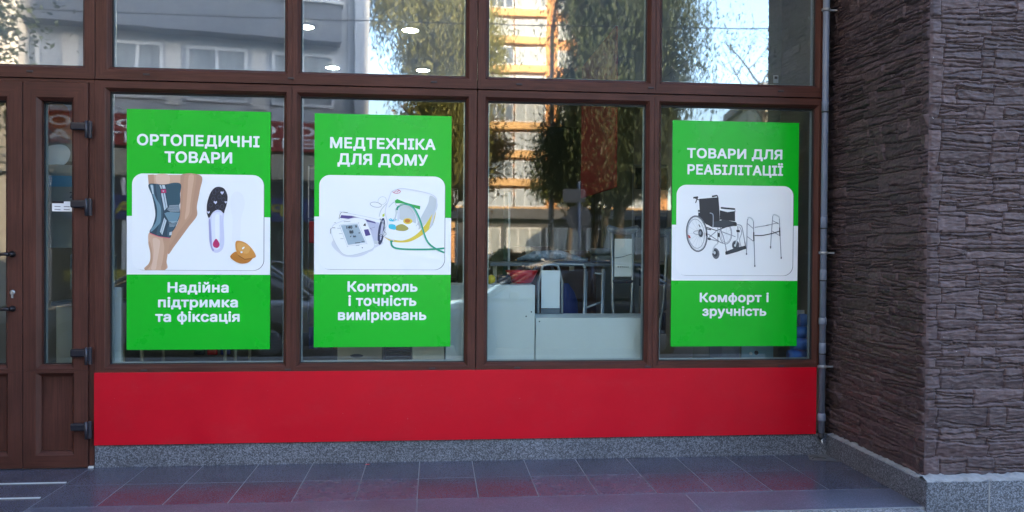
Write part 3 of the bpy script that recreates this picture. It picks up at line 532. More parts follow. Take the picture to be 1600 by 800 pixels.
def stone_relief(W, H, step, seed, narrow_first=True):
    rg = np.random.default_rng(seed)
    nx, nz = int(W/step)+1, int(H/step)+1
    X = np.linspace(0, W, nx)[:, None]*np.ones((1, nz)); Z = np.linspace(0, H, nz)[None, :]*np.ones((nx, 1))
    wob = (smooth_noise(nx, nz, .06/step, .03/step, rg)-.5)*.009+(smooth_noise(nx, nz, .015/step, .02/step, rg)-.5)*.003
    Zw = Z + wob; Xw = X + (smooth_noise(nx, nz, .03/step, .05/step, rg)-.5)*.006
    h = np.zeros((nx, nz)); tone = np.zeros((nx, nz)); z = 0.0
    while z < H:
        ch = rg.choice([.065, .08, .09, .10, .115]); x = 0.0; first = narrow_first
        while x < W:
            bw = rg.uniform(.05, .09) if first else rg.choice([.08, .11, .16, .22, .30, .38], p=[.08, .12, .22, .26, .2, .12])
            first = False
            n = int(rg.integers(1, 4)) if bw < .12 else int(rg.integers(2, 6))
            msk = (Xw >= x) & (Xw < x+bw) & (Zw >= z) & (Zw < z+ch)
            if msk.any():
                cuts = np.sort(rg.uniform(.12, .88, n-1)) if n > 1 else np.array([])
                slopes = rg.uniform(-.13, .13, n-1) if n > 1 else np.array([])
                lx = (Xw[msk]-x-bw/2); lz = (Zw[msk]-z)
                bounds = [np.zeros_like(lx)] + [c*ch+s*np.clip(lx, -.12, .12) for c, s in zip(cuts, slopes)] + [np.full_like(lx, ch)]
                sid = np.zeros(lx.shape, int)
                for k in range(1, n): sid += (lz > bounds[k]).astype(int)
                dist = np.minimum(lx+bw/2, bw/2-lx)
                dz = np.full_like(lx, 9.)
                for k in range(0, n+1): dz = np.minimum(dz, np.abs(lz-bounds[k]))
                base = rg.uniform(.001, .012, n); tx = rg.uniform(-.05, .05, n); tz = rg.uniform(-.1, .34, n); tn = rg.random(n)
                zc = np.stack([np.where(sid == k, lz-(bounds[k]+bounds[k+1])/2, 0) for k in range(n)]).sum(0)
                hh = base[sid] + tx[sid]*lx + tz[sid]*zc
                e = np.minimum(dist, dz)
                hh = hh*np.clip(e/.005, 0, 1)**.5 - .013*(e < .0024)
                h[msk] = hh; tone[msk] = tn[sid]
            x += bw
        z += ch
    f = (smooth_noise(nx, nz, .035/step, .012/step, rg)-.5)*.0035 + (smooth_noise(nx, nz, .02/step, .005/step, rg)-.5)*.0045
    r = 1-np.abs(smooth_noise(nx, nz, .09/step, .018/step, rg)*2-1); f += (r**3)*.004
    return X, Z, h+f, tone

def relief_object(name, origin, ux, un, W, H, step, seed, mt, parent, fade0=True, fade1=False):
    X, Z, h, tone = stone_relief(W, H, step, seed)
    nx, nz = X.shape
    if fade0: h = h*np.clip(X/.012, 0, 1)
    if fade1: h = h*np.clip((W-X)/.012, 0, 1)
    o = np.array(origin); ux = np.array(ux); un = np.array(un)
    P = o + X[..., None]*ux + Z[..., None]*np.array([0, 0, 1.]) + h[..., None]*un
    idx = np.arange(nx*nz).reshape(nx, nz)
    q = np.stack([idx[:-1, :-1], idx[1:, :-1], idx[1:, 1:], idx[:-1, 1:]], -1).reshape(-1, 4)
    if np.dot(np.cross(ux, [0, 0, 1.]), un) < 0: q = q[:, ::-1]
    me = bpy.data.meshes.new(name); me.vertices.add(nx*nz); me.vertices.foreach_set('co', P.reshape(-1).astype(np.float32))
    me.loops.add(q.size); me.loops.foreach_set('vertex_index', q.reshape(-1).astype(np.int32))
    me.polygons.add(len(q)); me.polygons.foreach_set('loop_start', np.arange(0, q.size, 4, dtype=np.int32)); me.polygons.foreach_set('loop_total', np.full(len(q), 4, np.int32))
    me.polygons.foreach_set('use_smooth', np.ones(len(q), bool))
    at = me.attributes.new('stone_tone', 'FLOAT', 'POINT'); at.data.foreach_set('value', tone.reshape(-1).astype(np.float32))
    me.materials.append(mt); me.update(); me.validate()
    ob = bpy.data.objects.new(name, me); COL.objects.link(ob); ob.parent = parent
    return ob

def stone_mat():
    m, n, l, p = new_mat('brown_stone_cladding')
    tc = n.new('ShaderNodeTexCoord'); at = n.new('ShaderNodeAttribute'); at.attribute_name = 'stone_tone'
    no = n.new('ShaderNodeTexNoise'); no.inputs['Scale'].default_value = 26; no.inputs['Detail'].default_value = 8; no.inputs['Roughness'].default_value = .7
    l.new(tc.outputs['Object'], no.inputs['Vector'])
    a = n.new('ShaderNodeMath'); a.operation = 'MULTIPLY_ADD'; a.inputs[1].default_value = .25; l.new(at.outputs['Fac'], a.inputs[0]); l.new(no.outputs[0], a.inputs[2])
    cr = n.new('ShaderNodeValToRGB'); e = cr.color_ramp.elements
    e[0].position = .38; e[0].color = (.038, .026, .030, 1); e[1].position = .85; e[1].color = (.112, .075, .080, 1)
    l.new(a.outputs[0], cr.inputs[0])
    # lime specks and dust caught on ledges
    n2 = n.new('ShaderNodeTexNoise'); n2.inputs['Scale'].default_value = 95; n2.inputs['Detail'].default_value = 2; l.new(tc.outputs['Object'], n2.inputs['Vector'])
    s2 = n.new('ShaderNodeMapRange'); s2.inputs[1].default_value = .755; s2.inputs[2].default_value = .79; l.new(n2.outputs[0], s2.inputs[0])
    mx = n.new('ShaderNodeMix'); mx.data_type = 'RGBA'; l.new(s2.outputs[0], mx.inputs[0]); l.new(cr.outputs[0], mx.inputs[6]); mx.inputs[7].default_value = (.42, .41, .4, 1)
    l.new(mx.outputs[2], p.inputs['Base Color']); p.inputs['Roughness'].default_value = .62; p.inputs['Specular IOR Level'].default_value = .35
    b = n.new('ShaderNodeBump'); b.inputs['Strength'].default_value = .5; b.inputs['Distance'].default_value = .006
    l.new(no.outputs[0], b.inputs['Height']); l.new(b.outputs[0], p.inputs['Normal'])
    return m
M['stone'] = stone_mat()

# ------------------------------------------------------------------ ground and terrace
def ground_sheet(name, x0, x1, y0, y1, z, m, n=1):
    o = MB().quad([(x0, y0, z), (x1, y0, z), (x1, y1, z), (x0, y1, z)]).build(name, m)
    return tag(o, kind='structure')
M['asphalt'] = mat('asphalt', (.052, .052, .055), .85, var=.25, vscale=6, bump=.4, bscale=90)
M['paving'] = mat('concrete_paving', (.24, .235, .225), .8, var=.2, vscale=3)
M['grass'] = mat('grass', (.05, .085, .025), .9, var=.4, vscale=8)
M['kerb'] = mat('concrete_kerb', (.32, .31, .30), .8, var=.15, vscale=4)
ground_sheet('ground', -600, 600, -700, 500, -.32, M['grass'])
ground_sheet('road', -220, 220, -12.4, -5.9, -.28, M['asphalt'])
tag(MB().box(-220, 220, -5.9, -1.42, -.3, -.16).build('pavement', M['paving']), kind='structure')
tag(MB().box(-220, 220, -6.05, -5.9, -.31, -.15).box(-220, 220, -12.55, -12.4, -.31, -.15).build('kerb', M['kerb']), kind='structure')
tag(MB().box(-220, 220, -18.0, -12.55, -.3, -.16).build('far_pavement', M['paving']), kind='structure')

def tiles():
    bm_v, bm_f, tone = [], [], []
    mb = MB(); tn = []
    J = [-2.13+.3395*k for k in range(15)]; J[-1] = 2.66
    g = .0022
    def slab(x0, x1, y0, y1, t):
        k = len(mb.f); mb.box(x0+g, x1-g, y0+g, y1-g, -.03, random.uniform(-.0006, .0006)); tn.extend([t]*(len(mb.f)-k))
    for a, b in zip(J[:-1], J[1:]):
        slab(a, b, -.425, 0.0, random.choice([.15, .35, .5, .6]))
        slab(a, b, -.82, -.425, random.choice([.0, .15, .3, .6, .9, .8]))
    K = [-2.13, -1.60, -.09, 1.42, 2.66]
    for a, b in zip(K[:-1], K[1:]): slab(a, b, -1.15, -.82, random.uniform(1.3, 1.6))
    for a, b in ((-3.6, -2.13), (-5.1, -3.6)):
        slab(a, b, -.9, .1, .5); slab(a, b, -1.15, -.9, .6)
    o = mb.build('terrace_floor', M['tile'])
    at = o.data.attributes.new('tile_tone', 'FLOAT', 'FACE'); at.data.foreach_set('value', tn)
    b = o.modifiers.new('bevel', 'BEVEL'); b.width = .0012; b.segments = 1; b.limit_method = 'ANGLE'
    tag(o, kind='structure')
    tag(MB().box(-5.1, 2.66, -1.152, .1, -.3, -.0015).build('terrace_bed', M['grout']), kind='structure')
    tag(MB().box(-5.1, 2.62, -1.42, -1.156, -.3, -.001).build('terrace_edge', M['coping'], bevel=.006), kind='structure')
tiles()
for i, (y, x1, lab) in enumerate(((-.37, -2.138, 'long pale anti-slip strip in the floor, nearest the brown door'), (-.652, -2.15, 'pale anti-slip strip in the floor, the one farther from the door'))):
    tag(MB().box(-3.5, x1, y-.008, y+.008, .001, .004).build('floor_strip', M['strip']), lab, 'floor strip', 'anti-slip strips before the door')

# ------------------------------------------------------------------ window frames
YF = -.052      # front face of the frames
YG = 0.0        # glass plane
def bar(mb, x0, x1, z0, z1, horizontal, yf=YF, lo=None, hi=None, yb=.05):
    """frame member; lo/hi = chamfer towards the low / high side (down to the glass)"""
    m = 0 if horizontal else 1
    c = .016
    if horizontal:
        prof = [(yb, z0), (yf+.024 if lo else yf, z0)] + ([(yf+.004, z0+c)] if lo else []) + ([(yf, z0+c+.003)] if lo else []) \
             + ([(yf, z1-c-.003), (yf+.004, z1-c)] if hi else []) + [(yf+.024 if hi else yf, z1), (yb, z1)]
        A = [(x0, y, z) for y, z in prof]; B = [(x1, y, z) for y, z in prof]
    else:
        prof = [(yb, x0), (yf+.024 if lo else yf, x0)] + ([(yf+.004, x0+c)] if lo else []) + ([(yf, x0+c+.003)] if lo else []) \
             + ([(yf, x1-c-.003), (yf+.004, x1-c)] if hi else []) + [(yf+.024 if hi else yf, x1), (yb, x1)]
        A = [(x, y, z0) for y, x in prof]; B = [(x, y, z1) for y, x in prof]
    b = len(mb.v); mb.v += A+B; n = len(A)
    for i in range(n-1): mb.face((b+i, b+i+1, b+n+i+1, b+n+i), m)
    mb.face((b+n-1, b, b+n, b+2*n-1), m)
    mb.face(range(b, b+n), m); mb.face(range(b+n, b+2*n), m)

def ring(mb, ox0, ox1, oz0, oz1, ix0, ix1, iz0, iz1, yf=YF, ygl=-.004, c=.016, edge=.0015, yb=.05):
    """mitred frame: outer rectangle o, glass opening i, bead sloping to the glass"""
    loops = [((ox0, ox1, oz0, oz1), yb), ((ox0, ox1, oz0, oz1), yf+edge), ((ox0+edge, ox1-edge, oz0+edge, oz1-edge), yf),
             ((ix0-c-.004, ix1+c+.004, iz0-c-.004, iz1+c+.004), yf), ((ix0-c, ix1+c, iz0-c, iz1+c), yf+.004),
             ((ix0-.003, ix1+.003, iz0-.003, iz1+.003), yf+.022), ((ix0, ix1, iz0, iz1), yf+.026), ((ix0, ix1, iz0, iz1), ygl)]
    b = len(mb.v)
    for (x0, x1, z0, z1), y in loops: mb.v += [(x0, y, z0), (x1, y, z0), (x1, y, z1), (x0, y, z1)]
    for i in range(len(loops)-1):
        for k in range(4):
            k2 = (k+1) % 4; mb.face((b+4*i+k, b+4*i+k2, b+4*i+4+k2, b+4*i+4+k), 1 if k in (1, 3) else 0)

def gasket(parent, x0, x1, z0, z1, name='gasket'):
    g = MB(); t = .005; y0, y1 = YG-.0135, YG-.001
    g.box(x0, x1, y0, y1, z1-.010, z1+.001).box(x0, x1, y0, y1, z0-.001, z0+t).box(x0-.001, x0+t, y0, y1, z0+t, z1-t).box(x1-t, x1+.001, y0, y1, z0+t, z1-t)  # rubber ring; its top strip is thickened to stand in for shade under the head
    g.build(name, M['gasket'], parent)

def pane(parent, x0, x1, z0, z1, m, name='glass_pane'):
    p = MB().quad([(x0-.004, YG, z0-.004), (x1+.004, YG, z0-.004), (x1+.004, YG, z1+.004), (x0-.004, YG, z1+.004)]).build(name, m, parent)
    s = MB(); t = .012
    s.box(x0, x1, YG+.010, YG+.022, z0, z0+t).box(x0, x1, YG+.010, YG+.022, z1-t, z1).box(x0, x0+t, YG+.010, YG+.022, z0+t, z1-t).box(x1-t, x1, YG+.010, YG+.022, z0+t, z1-t)
    s.build('spacer_bar', M['spacer'], p)

def drain_cap(parent, x, z):
    MB().box(x-.020, x+.020, YF-.006, YF+.002, z-.006, z+.006).build('drain_cap', M['cap'], parent, bevel=.003)
M['cap'] = mat('drain_cap_plastic', (.03, .022, .025), .5)

def twin_window(name, ox, oz, lights, zi, m, caps, label):
    """one frame with two lights: ox outer x range, oz outer z range, lights = two glass x ranges"""
    t = empty(name, (0, 0, 0), 0, label, 'window', 'brown framed shop windows')
    mb = MB(); (a0, a1), (b0, b1) = lights
    c = .02
    ring(mb, ox[0], (a1+b0)/2, oz[0], oz[1], a0, a1, zi[0], zi[1])
    mb2 = MB(); ring(mb2, (a1+b0)/2+.0004, ox[1], oz[0], oz[1], b0, b1, zi[0], zi[1])
    b = len(mb.v); mb.v += mb2.v
    for f, mm in zip(mb2.f, mb2.m): mb.face([b+i for i in f], mm)
    mb.build('frame', PVC, t)
    for (x0, x1) in lights:
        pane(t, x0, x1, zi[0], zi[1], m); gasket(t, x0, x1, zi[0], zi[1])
    for x, z in caps: drain_cap(t, x, z)
    return t

ZL0, ZL1 = .592, 2.413        # lower frames
ZU0, ZU1 = 2.417, 4.05
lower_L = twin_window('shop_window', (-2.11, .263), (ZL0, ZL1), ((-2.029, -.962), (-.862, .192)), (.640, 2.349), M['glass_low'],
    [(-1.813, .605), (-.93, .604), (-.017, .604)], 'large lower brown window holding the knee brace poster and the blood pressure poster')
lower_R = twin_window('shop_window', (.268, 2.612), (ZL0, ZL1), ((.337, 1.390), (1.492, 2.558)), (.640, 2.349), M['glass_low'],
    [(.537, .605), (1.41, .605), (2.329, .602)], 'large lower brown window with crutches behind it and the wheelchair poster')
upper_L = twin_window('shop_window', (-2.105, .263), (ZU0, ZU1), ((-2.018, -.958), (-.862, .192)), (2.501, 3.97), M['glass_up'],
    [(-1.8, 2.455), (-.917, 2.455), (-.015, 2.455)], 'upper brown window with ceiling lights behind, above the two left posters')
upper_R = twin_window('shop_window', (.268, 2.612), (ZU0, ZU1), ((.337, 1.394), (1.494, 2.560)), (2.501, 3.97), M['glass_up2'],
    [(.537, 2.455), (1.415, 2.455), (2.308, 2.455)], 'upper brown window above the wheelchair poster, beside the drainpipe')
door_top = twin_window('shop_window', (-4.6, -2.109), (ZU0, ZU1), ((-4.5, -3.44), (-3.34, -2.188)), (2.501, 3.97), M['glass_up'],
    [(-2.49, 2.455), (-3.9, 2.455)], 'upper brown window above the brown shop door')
# sills: a slim projecting nose where the upper frame sits on the lower one
for (a, b, t) in ((-2.105, .262, upper_L), (.269, 2.612, upper_R), (-4.6, -2.109, door_top)):
    s = MB(); bar(s, a, b, ZU0+.001, ZU0+.012, True, yf=YF-.010, yb=YF-.0005); s.build('sill_nose', PVC, t)

# ------------------------------------------------------------------ door leaves
def door_leaf(x0, x1, gx0, gx1, label, hinges, handles):
    t = empty('door_leaf', (0, 0, 0), 0, label, 'door', 'leaves of the brown shop door')
    yf = YF-.014
    mb = MB()
    z0, z1 = .006, 2.391; zg0, zg1 = .645, 2.277; zp0, zp1 = .106, .574; zm = .61
    ring(mb, x0, x1, zm, z1, gx0, gx1, zg0, zg1, yf=yf, c=.018)
    ring(mb, x0, x1, z0, zm-.0004, gx0-.002, gx1+.002, zp0, zp1, yf=yf, c=.018)
    mb.build('door_frame', PVC, t)
    MB().box(gx0-.01, gx1+.01, -.022, -.004, zp0-.01, zp1+.01, 1).build('lower_panel', PVC, t)
    p = MB().quad([(gx0-.004, YG, zg0-.004), (gx1+.004, YG, zg0-.004), (gx1+.004, YG, zg1+.004), (gx0-.004, YG, zg1+.004)]).build('glass_pane', M['glass_door'], t)
    s = MB(); s.box(gx0, gx0+.011, .010, .02, zg0, zg1).box(gx1-.011, gx1, .010, .02, zg0, zg1); s.build('spacer_bar', M['spacer'], p)
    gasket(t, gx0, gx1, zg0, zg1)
    for z in hinges:
        h = MB()
        h.box(x1-.092, x1+.006, yf-.030, yf-.001, z-.024, z+.024)
        ho = h.build('hinge', M['hinge'], t, bevel=.009, seg=3)
        k = MB(); k.box(x1+.010, x1+.030, yf-.020, yf-.002, z-.072, z+.034); k.build('hinge_plate', M['hinge_plate'], ho, bevel=.004)
        k = MB(); k.tube([(x1+.004, yf-.028, z-.072), (x1+.004, yf-.028, z+.034)], .009, 12); k.build('hinge_pin', M['hinge_plate'], ho)
    for z in handles:
        h = MB(); xh = x1-.055
        h.lathe(xh, z, [(.019, yf-.0005), (.019, yf-.008), (.012, yf-.012), (.012, yf-.045)], 16, axis='y')
        h.tube([(xh, yf-.045, z), (xh-.03, yf-.05, z), (xh-.15, yf-.046, z)], .0105, 12, taper=[1.1, 1, .9])
        h.build('handle', M['handle'], t)
    if handles:
        h = MB(); h.lathe(x1-.055, 1.095, [(.016, yf-.0005), (.016, yf-.006), (.010, yf-.010)], 16, axis='y'); h.box(x1-.061, x1-.049, yf-.008, yf-.0008, 1.06, 1.09)
        h.build('key_cylinder', M['steel'], t)
    return t
door_leaf(-2.524, -2.145, -2.426, -2.248, 'narrow brown side door leaf with four dark hinges on its right edge', [2.120, 1.642, .722, .262], [])
door_leaf(-3.42, -2.529, -3.31, -2.636, 'wide brown door leaf with two dark lever handles, at the left edge', [], [1.330, .995])
jf = empty('door_surround', (0, 0, 0), 0, 'brown door surround between the narrow door leaf and the red panel', 'door frame')
mb = MB(); bar(mb, -2.142, -2.111, -.0, 2.394, False, yf=YF+.004); bar(mb, -3.49, -3.454, 0, 2.394, False); bar(mb, -3.49, -2.1115, 2.395, ZL1, True, yf=YF)
mb.build('jamb', PVC, jf)
MB().box(-3.45, -2.17, -.045, .04, -.004, .004).build('threshold', M['clamp'], jf)
mb = MB(); mb.box(-4.6, -3.492, -.04, .05, 0, ZL1, 1).build('side_panel', PVC, jf)
MB().box(-2.142, -2.112, YF-.012, YF+.02, -.001, .012).build('jamb_foot', M['strip'], jf)

# ------------------------------------------------------------------ red panel, granite plinth
rp = MB().box(-2.107, 2.576, -.064, -.02, .142, .5945).build('cladding_panel', M['red_panel'], bevel=.0015)
tag(rp, 'long glossy red cladding panel under the shop windows', 'wall panel')
gp = MB().box(-2.107, 2.66, -.052, .02, -.02, .1405).build('granite_plinth', M['granite'], bevel=.002)
tag(gp, 'speckled grey granite plinth strip under the red panel', 'plinth')
cc = MB()
for i in range(40):
    a = -2.107+i*.117; cc.box(a, a+.117, -.063, -.050, .1408-random.uniform(0, .0005), .1432)
c_ = cc.build('shadow_joint', M['gasket'], gp)

# ------------------------------------------------------------------ stone clad pier on the right
pier = empty('stone_pier', (2.68, -1.09, 0), 0, 'dark brown stone clad pier with granite base, right of the windows', 'pier')
def at_pier(o):
    o.location = o.location - pier.location if o.parent == pier else o.location
    return o
px, py = 2.70, -1.075
at_pier(relief_object('side_cladding', (px, py, .128), (0, 1, 0), (-1, 0, 0), 1.14, 3.95, .0046, 11, M['stone'], pier))
at_pier(relief_object('front_cladding', (px, py, .128), (1, 0, 0), (0, -1, 0), 2.0, 3.95, .0046, 23, M['stone'], pier))
at_pier(relief_object('outer_cladding', (px+2.0, py, .128), (1, 0, 0), (0, -1, 0), .7, 3.95, .012, 31, M['stone'], pier, fade0=False))
at_pier(MB().box(px+.018, 5.4, py+.018, .3, -.3, 4.2).build('core', M['mortar'], pier))
base = MB(); base.box(2.655, 2.735, -1.128, -.0525, -.001, .135)
at_pier(base.build('granite_base_side', M['granite'], pier, bevel=.002))
fb = MB()
xs = [2.656, 3.02, 3.46, 3.9, 4.5, 5.4]
for a, b in zip(xs[:-1], xs[1:]): fb.box(a+.001, b-.001, -1.165, -1.1285, -.3, .135)
at_pier(fb.build('granite_base_front', M['granite'], pier, bevel=.002))
for x in xs[1:-1]: at_pier(MB().box(x-.004, x+.004, -1.1668, -1.1648, -.3, .134).build('joint', M['mortar'], pier))
# rough cement bead between base and stones
def bead(p0, p1, n, w, h, nrm):
    G = []
    for i in range(n+1):
        t = i/n; p = Vector(p0).lerp(Vector(p1), t)
        ww = w*random.uniform(.75, 1.15); hh = h*random.uniform(.55, 1.25)
        nn = Vector(nrm)
        G.append([p+nn*ww, p+nn*ww*.96+Vector((0, 0, .004)), p+nn*ww*.35+Vector((0, 0, hh)), p-nn*.01+Vector((0, 0, hh*1.1))])
    return MB().grid(G)
bd = bead((2.70, -1.08, .1352), (2.70, -.055, .1352), 60, .040, .012, (-1, 0, 0)); b2 = bead((2.66, -1.09, .1352), (5.3, -1.09, .1352), 120, .072, .020, (0, -1, 0))
k = len(bd.v); bd.v += b2.v
for f in b2.f: bd.face([k+i for i in f], 0, True)
at_pier(bd.build('cement_bead', M['mortar'], pier))

# ------------------------------------------------------------------ drainpipe
dp = empty('drainpipe', (2.612, -.095, 0), 0, 'slim grey drainpipe between the red panel and the stone pier', 'drainpipe')
dp.location = (0, 0, 0)
mb = MB(); X0, Y0, r = 2.600, -.092, .0215
mb.tube([(X0, Y0, .155), (X0, Y0, 4.6)], r, 20)
for z in (.69, 1.184, 1.535, 2.315): mb.lathe(X0, Y0, [(r+.0002, z+.003), (r+.0014, z+.004), (r+.0014, z+.07), (r+.0002, z+.074)], 20)
mb.lathe(X0, Y0, [(r+.0005, .235), (r+.005, .242), (r+.005, .28), (r+.0005, .29)], 20); mb.lathe(X0, Y0, [(r+.0005, .885), (r+.005, .89), (r+.005, .93), (r+.0005, .935)], 20)
mb.build('pipe', M['pipe'], dp)
for z in (.69, 1.184, 1.535, 2.315):
    mb = MB(); mb.lathe(X0, Y0, [(r+.001, z-.004), (r+.0042, z-.003), (r+.0042, z+.003), (r+.001, z+.0035)], 20)
    mb.build('joint_ring', M['gasket'], dp)
for z in (2.998, 1.37, .604):
    mb = MB(); mb.lathe(X0, Y0, [(r+.001, z-.011), (r+.005, z-.010), (r+.005, z+.010), (r+.001, z+.011)], 20); mb.box(X0+r, X0+.075, Y0-.004, Y0+.004, z-.006, z+.006)
    mb.box(X0-r-.012, X0-r, Y0-.010, Y0+.002, z-.008, z+.008); mb.build('pipe_clamp', M['clamp'], dp)
mb = MB(); mb.tube([(X0, Y0, .156), (X0, Y0, .125), (X0+.006, Y0-.004, .118)], r*.93, 14); mb.build('outlet', M['gasket'], dp)
mb = MB(); mb.tube([(X0-.002, Y0-.012, .135), (X0-.004, Y0-.016, .105), (X0+.001, Y0-.018, .085)], .0045, 8); mb.build('cable_end', M['white_print'], dp)

# red paint fleck and chalk scribble on the floor are surface marks of their tiles
mk = MB(); mk.quad([(-.44, -.10, .0012), (-.415, -.105, .0012), (-.405, -.09, .0012), (-.43, -.085, .0012)])
tag(mk.build('speck', M['red_panel']), 'tiny red petal lying on the grey floor tiles', 'speck')
mk = MB(); mk.tube([(2.50, -.13, .0016), (2.53, -.10, .0016), (2.57, -.105, .0016), (2.56, -.14, .0016), (2.53, -.135, .0016), (2.50, -.17, .0016)], .003, 6); mk.tube([(2.55, -.14, .0016), (2.60, -.165, .0016)], .003, 6)
tag(mk.build('floor_squiggle', M['gasket']), 'short dark bent wire on the floor below the drainpipe', 'squiggle')
mk = MB(); mk.quad([(2.47, -.19, .0010), (2.652, -.25, .0010), (2.652, -.056, .0010), (2.52, -.056, .0010)])
M['patch'] = mat('dull_cement', (.11, .11, .115), .8, var=.35, vscale=25)
tag(mk.build('cement_patch', M['patch']), 'pale cement patch on the floor under the drainpipe', 'cement patch')

# ------------------------------------------------------------------ printed posters
PC = dict(ghost=(.81, .835, .885), skin=(.62, .40, .28), skin_m=(.52, .31, .20), skin_d=(.47, .28, .185), navy=(.022, .055, .085), teal_d=(.03, .085, .12), teal=(.15, .27, .34),
    pale=(.50, .60, .66), magenta=(.50, .03, .14), pink=(.65, .15, .2), lav=(.62, .64, .82), lav_l=(.76, .79, .92), lav_d=(.36, .36, .62), ink=(.018, .02, .03), ink_l=(.085, .085, .14), ink2=(.035, .045, .06),
    orange=(.62, .27, .055), orange_d=(.50, .19, .03), orange_l=(.70, .36, .10), brown=(.28, .10, .02), white=(.84, .87, .89), shade=(.66, .69, .76), grey_l=(.55, .60, .63), grey=(.27, .30, .35), grey_d=(.12, .135, .16),
    lavg=(.50, .52, .66), indigo=(.07, .05, .22), navy2=(.03, .04, .10), screen=(.34, .44, .52), yellow=(.72, .56, .06), olive=(.36, .33, .08), green=(.02, .38, .06), cyan=(.04, .50, .66), lime=(.5, .62, .05),
    tube=(.01, .33, .20), tube_l=(.12, .55, .40), red=(.5, .06, .05), brown2=(.20, .13, .08), skin_l=(.70, .50, .38), navy_l=(.045, .10, .14), black=(.01, .01, .012))
PM = {}
def pm(c):
    if c not in PM: PM[c] = mat('print_'+c, PC[c], .36)
    return PM[c]

def spline(pts, closed, n=6):
    out = []; N = len(pts)
    rngs = range(N) if closed else range(N-1)
    for i in rngs:
        g = (lambda k: pts[k % N]) if closed else (lambda k: pts[max(0, min(N-1, k))])
        p0, p1, p2, p3 = g(i-1), g(i), g(i+1), g(i+2)
        for k in range(n):
            t = k/n
            out.append(tuple(.5*((2*p1[j])+(-p0[j]+p2[j])*t+(2*p0[j]-5*p1[j]+4*p2[j]-p3[j])*t*t+(-p0[j]+3*p1[j]-3*p2[j]+p3[j])*t**3) for j in (0, 1)))
    if not closed: out.append(tuple(pts[-1]))
    return out

class Print:
    """flat inks of one printed sheet, every ink a hair in front of the one before"""
    def __init__(s): s.mb = MB(); s.k = 0; s.cols = []
    def ci(s, c):
        if c not in s.cols: s.cols.append(c)
        return s.cols.index(c)
    def poly(s, col, pts, sm):
        s.k += 1; y = -.0012-.00005*s.k
        if sm: pts = spline(pts, True)
        s.mb.quad([(x/1000, y, z/1000) for x, z in pts], s.ci(col))
    def line(s, col, w_, pts, sm):
        s.k += 1; y = -.0012-.00005*s.k; hw = w_*.42
        if sm and len(pts) > 2: pts = spline(pts, False)
        L, Rr = [], []
        for i, p in enumerate(pts):
            a = pts[max(0, i-1)]; b = pts[min(len(pts)-1, i+1)]
            dx, dz = b[0]-a[0], b[1]-a[1]; d = math.hypot(dx, dz) or 1
            nx, nz = -dz/d*hw, dx/d*hw
            L.append((p[0]+nx, p[1]+nz)); Rr.append((p[0]-nx, p[1]-nz))
        b = len(s.mb.v); c = s.ci(col)
        for a_, b_ in zip(L, Rr): s.mb.v += [(a_[0]/1000, y, a_[1]/1000), (b_[0]/1000, y, b_[1]/1000)]
        for i in range(len(pts)-1): s.mb.face((b+2*i, b+2*i+1, b+2*i+3, b+2*i+2), c)

def rrect(x0, x1, z0, z1, r, n=10):
    P = []
    for cx, cz, a0 in ((x1-r, z1-r, 0), (x0+r, z1-r, 90), (x0+r, z0+r, 180), (x1-r, z0+r, 270)):
        for k in range(n+1):
            a = R(a0+90*k/n); P.append((cx+r*math.cos(a), cz+r*math.sin(a)))
    return P

from mathutils.geometry import interpolate_bezier, tessellate_polygon
def untangle(P):
    """cut off the tiny self-crossing tips some glyph outlines have"""
    def hit(a, b, c, d):
        r = (b[0]-a[0], b[1]-a[1]); s = (d[0]-c[0], d[1]-c[1]); den = r[0]*s[1]-r[1]*s[0]
        if abs(den) < 1e-12: return None
        t = ((c[0]-a[0])*s[1]-(c[1]-a[1])*s[0])/den; u = ((c[0]-a[0])*r[1]-(c[1]-a[1])*r[0])/den
        return (a[0]+t*r[0], a[1]+t*r[1]) if 1e-6 < t < 1-1e-6 and 1e-6 < u < 1-1e-6 else None
    for _ in range(12):
        n = len(P); done = True
        for i in range(n):
            for k in range(2, n//2):
                j = (i+k) % n; h = hit(P[i], P[(i+1) % n], P[j], P[(j+1) % n])
                if h:
                    cut = [P[(i+1+q) % n] for q in range(k)]+[h]
                    if abs(sum(cut[q-1][0]*cut[q][1]-cut[q][0]*cut[q-1][1] for q in range(len(cut)))/2) > .004: continue
                    P = [p for q, p in [(q, P[q]) for q in [(i+1+k+m) % n for m in range(n-k)]]]+[h]
                    done = False; break
            if not done: break
        if done: break
    return P
